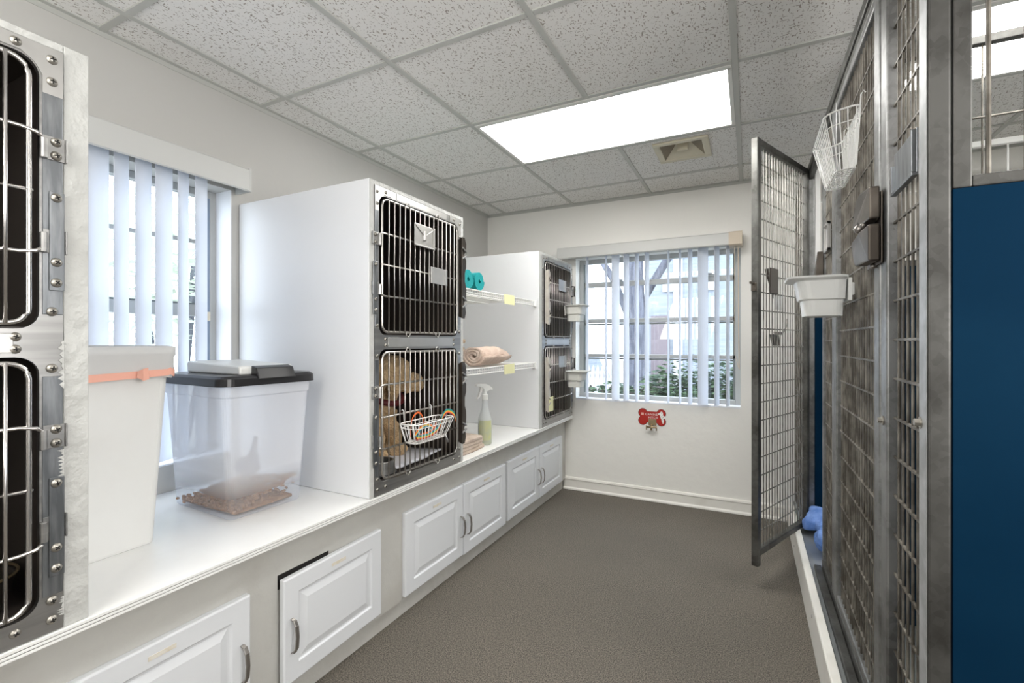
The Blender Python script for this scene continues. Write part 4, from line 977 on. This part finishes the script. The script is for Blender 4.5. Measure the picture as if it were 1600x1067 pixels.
b = BM(); hexa(b, [(KX-.030, 2.56, 1.485), (KX+.001, 2.56, 1.485), (KX+.001, 2.64, 1.485), (KX-.030, 2.64, 1.485), (KX-.022, 2.56, 1.60), (KX+.001, 2.56, 1.60), (KX+.001, 2.62, 1.60), (KX-.012, 2.62, 1.60)]); kpart('gate_latch', b, M['bronze'], bevel=.003)
for y, z in ((1.475, .99), (1.18, 1.03)):
    b = BM(); tube(b, [(KX-.012, y, z), (KX-.0005, y, z)], .007, 8); tube(b, [(KX-.003, y, z), (KX-.0005, y, z)], .012, 10); kpart('bolt', b, M['screw'], bevel=0)
# open gate (hinged at the far post, swung into the aisle)
hx, hy, fx, fy = .292, 3.175, .022, 2.552
L_ = math.hypot(hx-fx, hy-fy); ux, uy = (fx-hx)/L_, (fy-hy)/L_; nx, ny = -uy, ux
def GP(s, d, z): return (hx+ux*s+nx*d, hy+uy*s+ny*d, z)
def gbox(b, s0, s1, d0, d1, z0, z1): return hexa(b, [GP(s0, d0, z0), GP(s1, d0, z0), GP(s1, d1, z0), GP(s0, d1, z0), GP(s0, d0, z1), GP(s1, d0, z1), GP(s1, d1, z1), GP(s0, d1, z1)])
b = BM(); w = .034; gz0, gz1 = .150, 2.172
gbox(b, .0, w, -.016, .016, gz0, gz1); gbox(b, L_-w, L_, -.016, .016, gz0-.045, gz1); gbox(b, w, L_-w, -.015, .015, gz1-.034, gz1-.001); gbox(b, w, L_-w, -.015, .015, gz0, gz0+.03)
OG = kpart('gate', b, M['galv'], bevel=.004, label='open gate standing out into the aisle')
b = BM(); n = 17
for k in range(1, n+1): tube(b, [GP(w+(L_-2*w)*k/(n+1), 0, gz0+.03), GP(w+(L_-2*w)*k/(n+1), 0, gz1-.034)], .0030, 6, cap=False)
z = gz0+.03+.075
while z < gz1-.05: tube(b, [GP(w, -.006, z), GP(L_-w, -.006, z)], .0031, 6, cap=False); z += .0905
obj('gate_bars', b, M['mesh_l'], OG)
b = BM(); gbox(b, L_-.02, L_+.05, -.004, .004, 1.462, 1.474); gbox(b, L_+.0005, L_+.012, -.012, .012, 1.43, 1.47); obj('latch_bolt', b, M['bronze'], OG, bevel=.002)
b = BM(); gbox(b, L_-.26, L_-.16, .006, .010, 1.43, 1.56); obj('latch_plate', b, M['bronze_d'], OG, bevel=.002)
b = BM(); q = [(L_-.185, 1.56), (L_-.165, 1.555), (L_-.255, 1.43), (L_-.285, 1.40), (L_-.292, 1.41), (L_-.255, 1.48)]
A = [b.verts.new(GP(s, -.008, z)) for s, z in q]; B = [b.verts.new(GP(s, -.022, z)) for s, z in q]; b.faces.new(A); b.faces.new(B[::-1])
for k in range(len(q)): b.faces.new([A[k], B[k], B[(k+1) % len(q)], A[(k+1) % len(q)]])
obj('latch_lever', b, M['bronze'], OG, bevel=.002)
b = BM(); gbox(b, L_-.36, L_-.25, -.012, -.007, 1.355, 1.43); obj('keeper_plate', b, M['white'], OG, bevel=.003, label='white plastic keeper plate')
b = BM(); gbox(b, L_-.35, L_-.33, -.015, -.0121, 1.38, 1.41); gbox(b, L_-.29, L_-.265, -.015, -.0121, 1.38, 1.41); gbox(b, L_-.325, L_-.295, -.014, -.0121, 1.37, 1.40); obj('keeper_slot', b, M['nickel'], OG)
b = BM()
for k in range(4): tube(b, [GP(L_-.29-.028*k, -.012, 1.23), GP(L_-.29-.028*k, -.04, 1.225), GP(L_-.295-.026*k, -.03, 1.165)], .0075, 6)
tube(b, [GP(L_-.28, -.02, 1.235), GP(L_-.39, -.02, 1.235)], .004, 6); tube(b, [GP(L_-.37, -.015, 1.225), GP(L_-.43, -.015, 1.27), GP(L_-.44, -.015, 1.31)], .004, 6)
obj('spring_clip', b, M['nickel'], OG, smooth=True)
for z in (.35, 1.98):
    b = BM(); tube(b, [(.296, 3.178, z), (.296, 3.178, z+.08)], .009, 8); obj('hinge', b, M['galv'], OG, smooth=True)
# partition walls: end wall at YE, middle and far ones
def partition(y, zt, label, x0=KX+.036, pitch=.0505, rr=.0038, top=2.19, fm='galv_p', bm_='mesh'):
    b = BM(); sq(b, (x0, y, .13), (XR-.01, y+.02, zt)); p = kpart('partition_panel', b, M['blue'], bevel=.001, label=label)
    b = BM(); sq(b, (x0, y-.001, zt+.0005), (x0+.027, y+.03, top)); sq(b, (x0+.027, y-.001, top-.03), (XR-.01, y+.03, top)); sq(b, (x0+.027, y-.001, zt+.0005), (XR-.01, y+.03, zt+.022)); obj('partition_frame', b, M[fm], p, bevel=.003)
    b = BM(); x = x0+.027+pitch*.52
    while x < XR-.03: tube(b, [(x, y+.014, zt+.022), (x, y+.014, top-.03)], rr, 6, cap=False); x += pitch
    for z in (1.985,): tube(b, [(x0+.027, y+.008, z), (XR-.01, y+.008, z)], .004, 6)
    obj('partition_bars', b, M[bm_], p)
partition(YE, 1.470, 'near blue partition panel')
partition(2.24, 1.470, 'middle blue partition panel', pitch=.15, rr=.003, top=2.275)
partition(3.20, 1.470, 'far blue partition panel', pitch=.075, rr=.0035, top=2.205, fm='wire', bm_='wire')
# white wire basket on the closed gate
rim = [(.287, 1.655, 1.872), (.200, 1.655, 1.856), (.200, 1.965, 1.856), (.287, 1.965, 1.872)]
base = [(.283, 1.70, 1.705), (.232, 1.70, 1.700), (.232, 1.92, 1.700), (.283, 1.92, 1.705)]
rim = [rim[1], rim[2], rim[3], rim[0]]; base = [base[1], base[2], base[3], base[0]]
wire_basket('wire_basket', 'larger white wire basket hanging high on the closed kennel gate', rim, base, 12, 4, .0015, [[(.287, 1.675, 1.872), (.289, 1.675, 1.905), (.295, 1.675, 1.915), (.300, 1.675, 1.908)], [(.287, 1.945, 1.872), (.289, 1.945, 1.905), (.295, 1.945, 1.915), (.300, 1.945, 1.908)]], M['wire'])
# blue blankets in the open run
for c, s, lab in (((.37, 3.06, .1285), 2, 'crumpled blue blanket at the back of the open kennel run'), ((.37, 2.79, .1285), 5, 'crumpled blue blanket nearer the sill of the open kennel run')):
    rnd = random.Random(s); bl = []
    for k in range(9): bl.append(((c[0]+rnd.uniform(-.07, .20), c[1]+rnd.uniform(-.06, .06), c[2]+rnd.uniform(.045, .10)), rnd.uniform(.042, .055), (c[0]+rnd.uniform(-.07, .20), c[1]+rnd.uniform(-.06, .06), c[2]+rnd.uniform(.05, .09)), .045))
    o = blob('blanket', bl, .011, M['bluecloth'], None, amp=.022, nsc=15, amp2=.010, nsc2=42, smooth_it=3)
    for v in o.data.vertices: v.co.z = max(v.co.z, .1287); v.co.x = max(v.co.x, .262); v.co.y = min(v.co.y, 3.18)
    tag(o, lab, 'blanket', 'blue blankets in the open run')
# ------------------------------------------------------------------ outside
struct('ground', box(BM(), (-30, 3.9, -.55), (25, 40, -.45)), M['grass'])
struct('ground', box(BM(), (-30, -20, -.55), (-2.4, 3.89, -.45)), M['grass'])
def leaf_cloud(n, boxes, size, seed, thick=None):
    bm = BM(); rnd = random.Random(seed)
    for k in range(n):
        c, r = rnd.choice(boxes)
        d = Vector((rnd.gauss(0, 1), rnd.gauss(0, 1), rnd.gauss(0, 1))).normalized()*(rnd.random()**.45)
        p = Vector(c)+Vector((d.x*r[0], d.y*r[1], d.z*r[2]))
        q = Matrix.Rotation(rnd.uniform(0, 6.28), 3, 'Z') @ Matrix.Rotation(rnd.uniform(-1.2, 1.2), 3, 'X'); s = size*rnd.uniform(.6, 1.3)
        bm.faces.new([bm.verts.new(p + q @ Vector(v)) for v in ((-s, 0, 0), (0, -s*.45, 0), (s, 0, 0), (0, s*.45, 0))])
    return bm
def shrub(label, c, r, n, size, seed, m, trunk=.02):
    t = thing('shrub', label, 'shrub', (c[0], c[1], -.45))
    obj('foliage', leaf_cloud(n, [(c, r), ((c[0]-r[0]*.5, c[1], c[2]-.1), (r[0]*.6, r[1]*.9, r[2]*.8)), ((c[0]+r[0]*.5, c[1], c[2]-.1), (r[0]*.6, r[1]*.9, r[2]*.8))], size, seed), m, t)
    b = BM()
    for k in range(4): tube(b, [(c[0]+.06*(k-1.5), c[1], -.45), (c[0]+r[0]*.35*(k-1.5), c[1]+.05*k, c[2])], trunk, 6)
    obj('stem', b, M['bark'], t)
shrub('leafy green shrub outside the right half of the end window', (-.5, 5.55, .68), (.64, .26, .38), 3800, .036, 11, M['leaf'])
shrub('dark low shrub outside the left half of the end window', (-1.27, 4.9, .50), (.36, .22, .28), 2200, .040, 12, M['leaf'])
shrub('dark low shrub under the right half of the end window', (-.3, 4.75, .12), (.6, .2, .28), 700, .04, 13, M['leaf'])
t = thing('tree', 'large grey tree trunk standing outside the end window', 'tree', (-1.75, 8.2, -.45))
b = BM(); tube(b, [(-1.74, 8.2, -.45), (-1.74, 8.2, .3), (-1.72, 8.2, 1.5), (-1.76, 8.2, 3.0), (-2.0, 8.3, 5.5)], [.22, .16, .135, .12, .10], 14); tube(b, [(-1.72, 8.2, 1.5), (-1.45, 8.2, 2.2), (-.6, 8.3, 3.6)], [.08, .07, .05], 10); tube(b, [(-1.74, 8.2, 1.3), (-2.1, 8.2, 2.2), (-2.8, 8.3, 3.4)], [.07, .06, .05], 10); obj('trunk', b, M['bark'], t, smooth=True)
obj('foliage', leaf_cloud(2600, [((-3.6, 8.6, 4.2), (1.6, 1, 1.3)), ((-1.2, 8.8, 4.6), (1.6, 1, 1.2)), ((-4.4, 9.5, 2.9), (1.2, .8, 1.0))], .12, 21), M['leaf2'], t)
t = thing('house', 'pale grey sided house across the yard outside the end window', 'house', (-1, 14, -.45))
obj('wall', box(BM(), (-2.6, 13.5, -.45), (9, 18, 4.2)), M['siding'], t)
b = BM(); prism(b, [(-3.1, 4.2), (9.5, 4.2), (8.2, 6.6), (-1.8, 6.6)], 'xz', 13.1, 18.4); obj('roof', b, M['hroof'], t)
for k in range(5): 
    x = -2.1+k*.95
    w = obj('window', box(BM(), (x-.04, 13.44, 2.55), (x+.40, 13.499, 2.95)), M['pick'], t); obj('pane', box(BM(), (x, 13.42, 2.59), (x+.36, 13.439, 2.91)), M['hglass'], w)
obj('door', box(BM(), (-2.45, 13.45, -.4), (-1.95, 13.499, 1.9)), mat('house_door', (.18, .15, .17), .6), t)
obj('corner_board', box(BM(), (-1.85, 13.45, -.45), (-1.62, 13.499, 4.2)), M['pick'], t)
def picket(label, x0, x1, y, z1, n, m, dy=0.):
    t = thing('picket_fence', label, 'fence', ((x0+x1)/2, y, -.45)); b = BM()
    for k in range(n):
        x = x0+(x1-x0)*k/(n-1); w = (x1-x0)/n*.30; yy = y+dy*k/(n-1)
        prism(b, [(x-w, -.45), (x+w, -.45), (x+w, z1-.06), (x, z1), (x-w, z1-.06)], 'xz', yy-.012, yy+.012)
    obj('pickets', b, m, t)
    b = BM()
    for z in (-.1, z1-.2): hexa(b, [(x0, y+.0125, z), (x1, y+dy+.0125, z), (x1, y+dy+.04, z), (x0, y+.04, z), (x0, y+.0125, z+.06), (x1, y+dy+.0125, z+.06), (x1, y+dy+.04, z+.06), (x0, y+.04, z+.06)])
    obj('rail', b, m, t)
picket('white picket fence outside the left edge of the end window', -3.6, -1.98, 7.5, .80, 22, M['pick'])
picket('dark slatted garden fence behind the shrubs outside the end window', -2.0, 1.4, 6.0, .62, 26, M['trunkd'])
t = thing('car', 'pale car parked beyond the picket fence outside', 'car', (-3.5, 12, -.45))
b = BM(); prism(b, [(-4.4, -.2), (-2.7, -.2), (-2.7, .35), (-3.1, .45), (-3.3, .9), (-3.9, .9), (-4.15, .45), (-4.4, .35)], 'xz', 11.4, 12.9); obj('car_body', b, M['pick'], t, bevel=.08)
b = BM(); prism(b, [(-3.18, .47), (-3.36, .84), (-3.86, .84), (-4.06, .47)], 'xz', 11.37, 11.3999); obj('car_window', b, M['siding'], t)
for x in (-4.1, -3.0):
    b = BM(); lathe(b, [(.001, 11.36), (.26, 11.36), (.26, 11.56), (.001, 11.56)], (x, 0, -.19), 20, 'y'); obj('wheel', b, M['black'], t)
shrub('pale leafy tree outside the window on the left wall', (-6.5, 3.4, 2.2), (1.6, 2.4, 1.4), 2200, .11, 31, M['leaf2'], .05)
# ------------------------------------------------------------------ light and camera
w = bpy.data.worlds.new('World'); bpy.context.scene.world = w; w.use_nodes = True
bg = w.node_tree.nodes['Background']; bg.inputs['Color'].default_value = (.90, .95, 1.0, 1); bg.inputs['Strength'].default_value = 5.0
def area(name, loc, rot, sx, sy, power, col=(1, 1, 1), portal=False):
    l = bpy.data.lights.new(name, 'AREA'); l.shape = 'RECTANGLE'; l.size = sx; l.size_y = sy; l.energy = power; l.color = col
    if portal: l.cycles.is_portal = True
    o = bpy.data.objects.new(name, l); C.objects.link(o); o.location = loc; o.rotation_euler = rot; return o
area('window_portal', (-.65, 3.78, 1.29), (-PI/2, 0, 0), 1.15, 1.08, 1, portal=True)
area('window_portal', (-2.23, .885, 1.28), (0, -PI/2, 0), 1.12, .82, 1, portal=True)
area('fill_lamp', (-.9, -1.2, 1.6), (math.radians(125), 0, math.radians(20)), .9, .9, 20, (1, .98, .95))  # unseen lamp added behind the camera to lift the room light
area('fill_lamp', (1.35, .3, 1.5), (math.radians(100), 0, math.radians(92)), 1.2, 1.0, 34, (1, .98, .96))  # unseen lamp added at the right to brighten the cabinet fronts
cam = bpy.data.cameras.new('camera'); cam.sensor_width = 36; cam.lens = 736/1600*36; cam.clip_start = .02; cam.clip_end = 200
co_ = bpy.data.objects.new('camera', cam); C.objects.link(co_); co_.location = (0, 0, 1.188); co_.rotation_euler = (PI/2, 0, math.radians(26.75))
sc = bpy.context.scene; sc.camera = co_
sc.view_settings.view_transform = 'Standard'; sc.view_settings.look = 'None'; sc.view_settings.exposure = 0.35
sc.cycles.max_bounces = 10; sc.cycles.diffuse_bounces = 6; sc.cycles.transparent_max_bounces = 16; sc.cycles.sample_clamp_indirect = 6
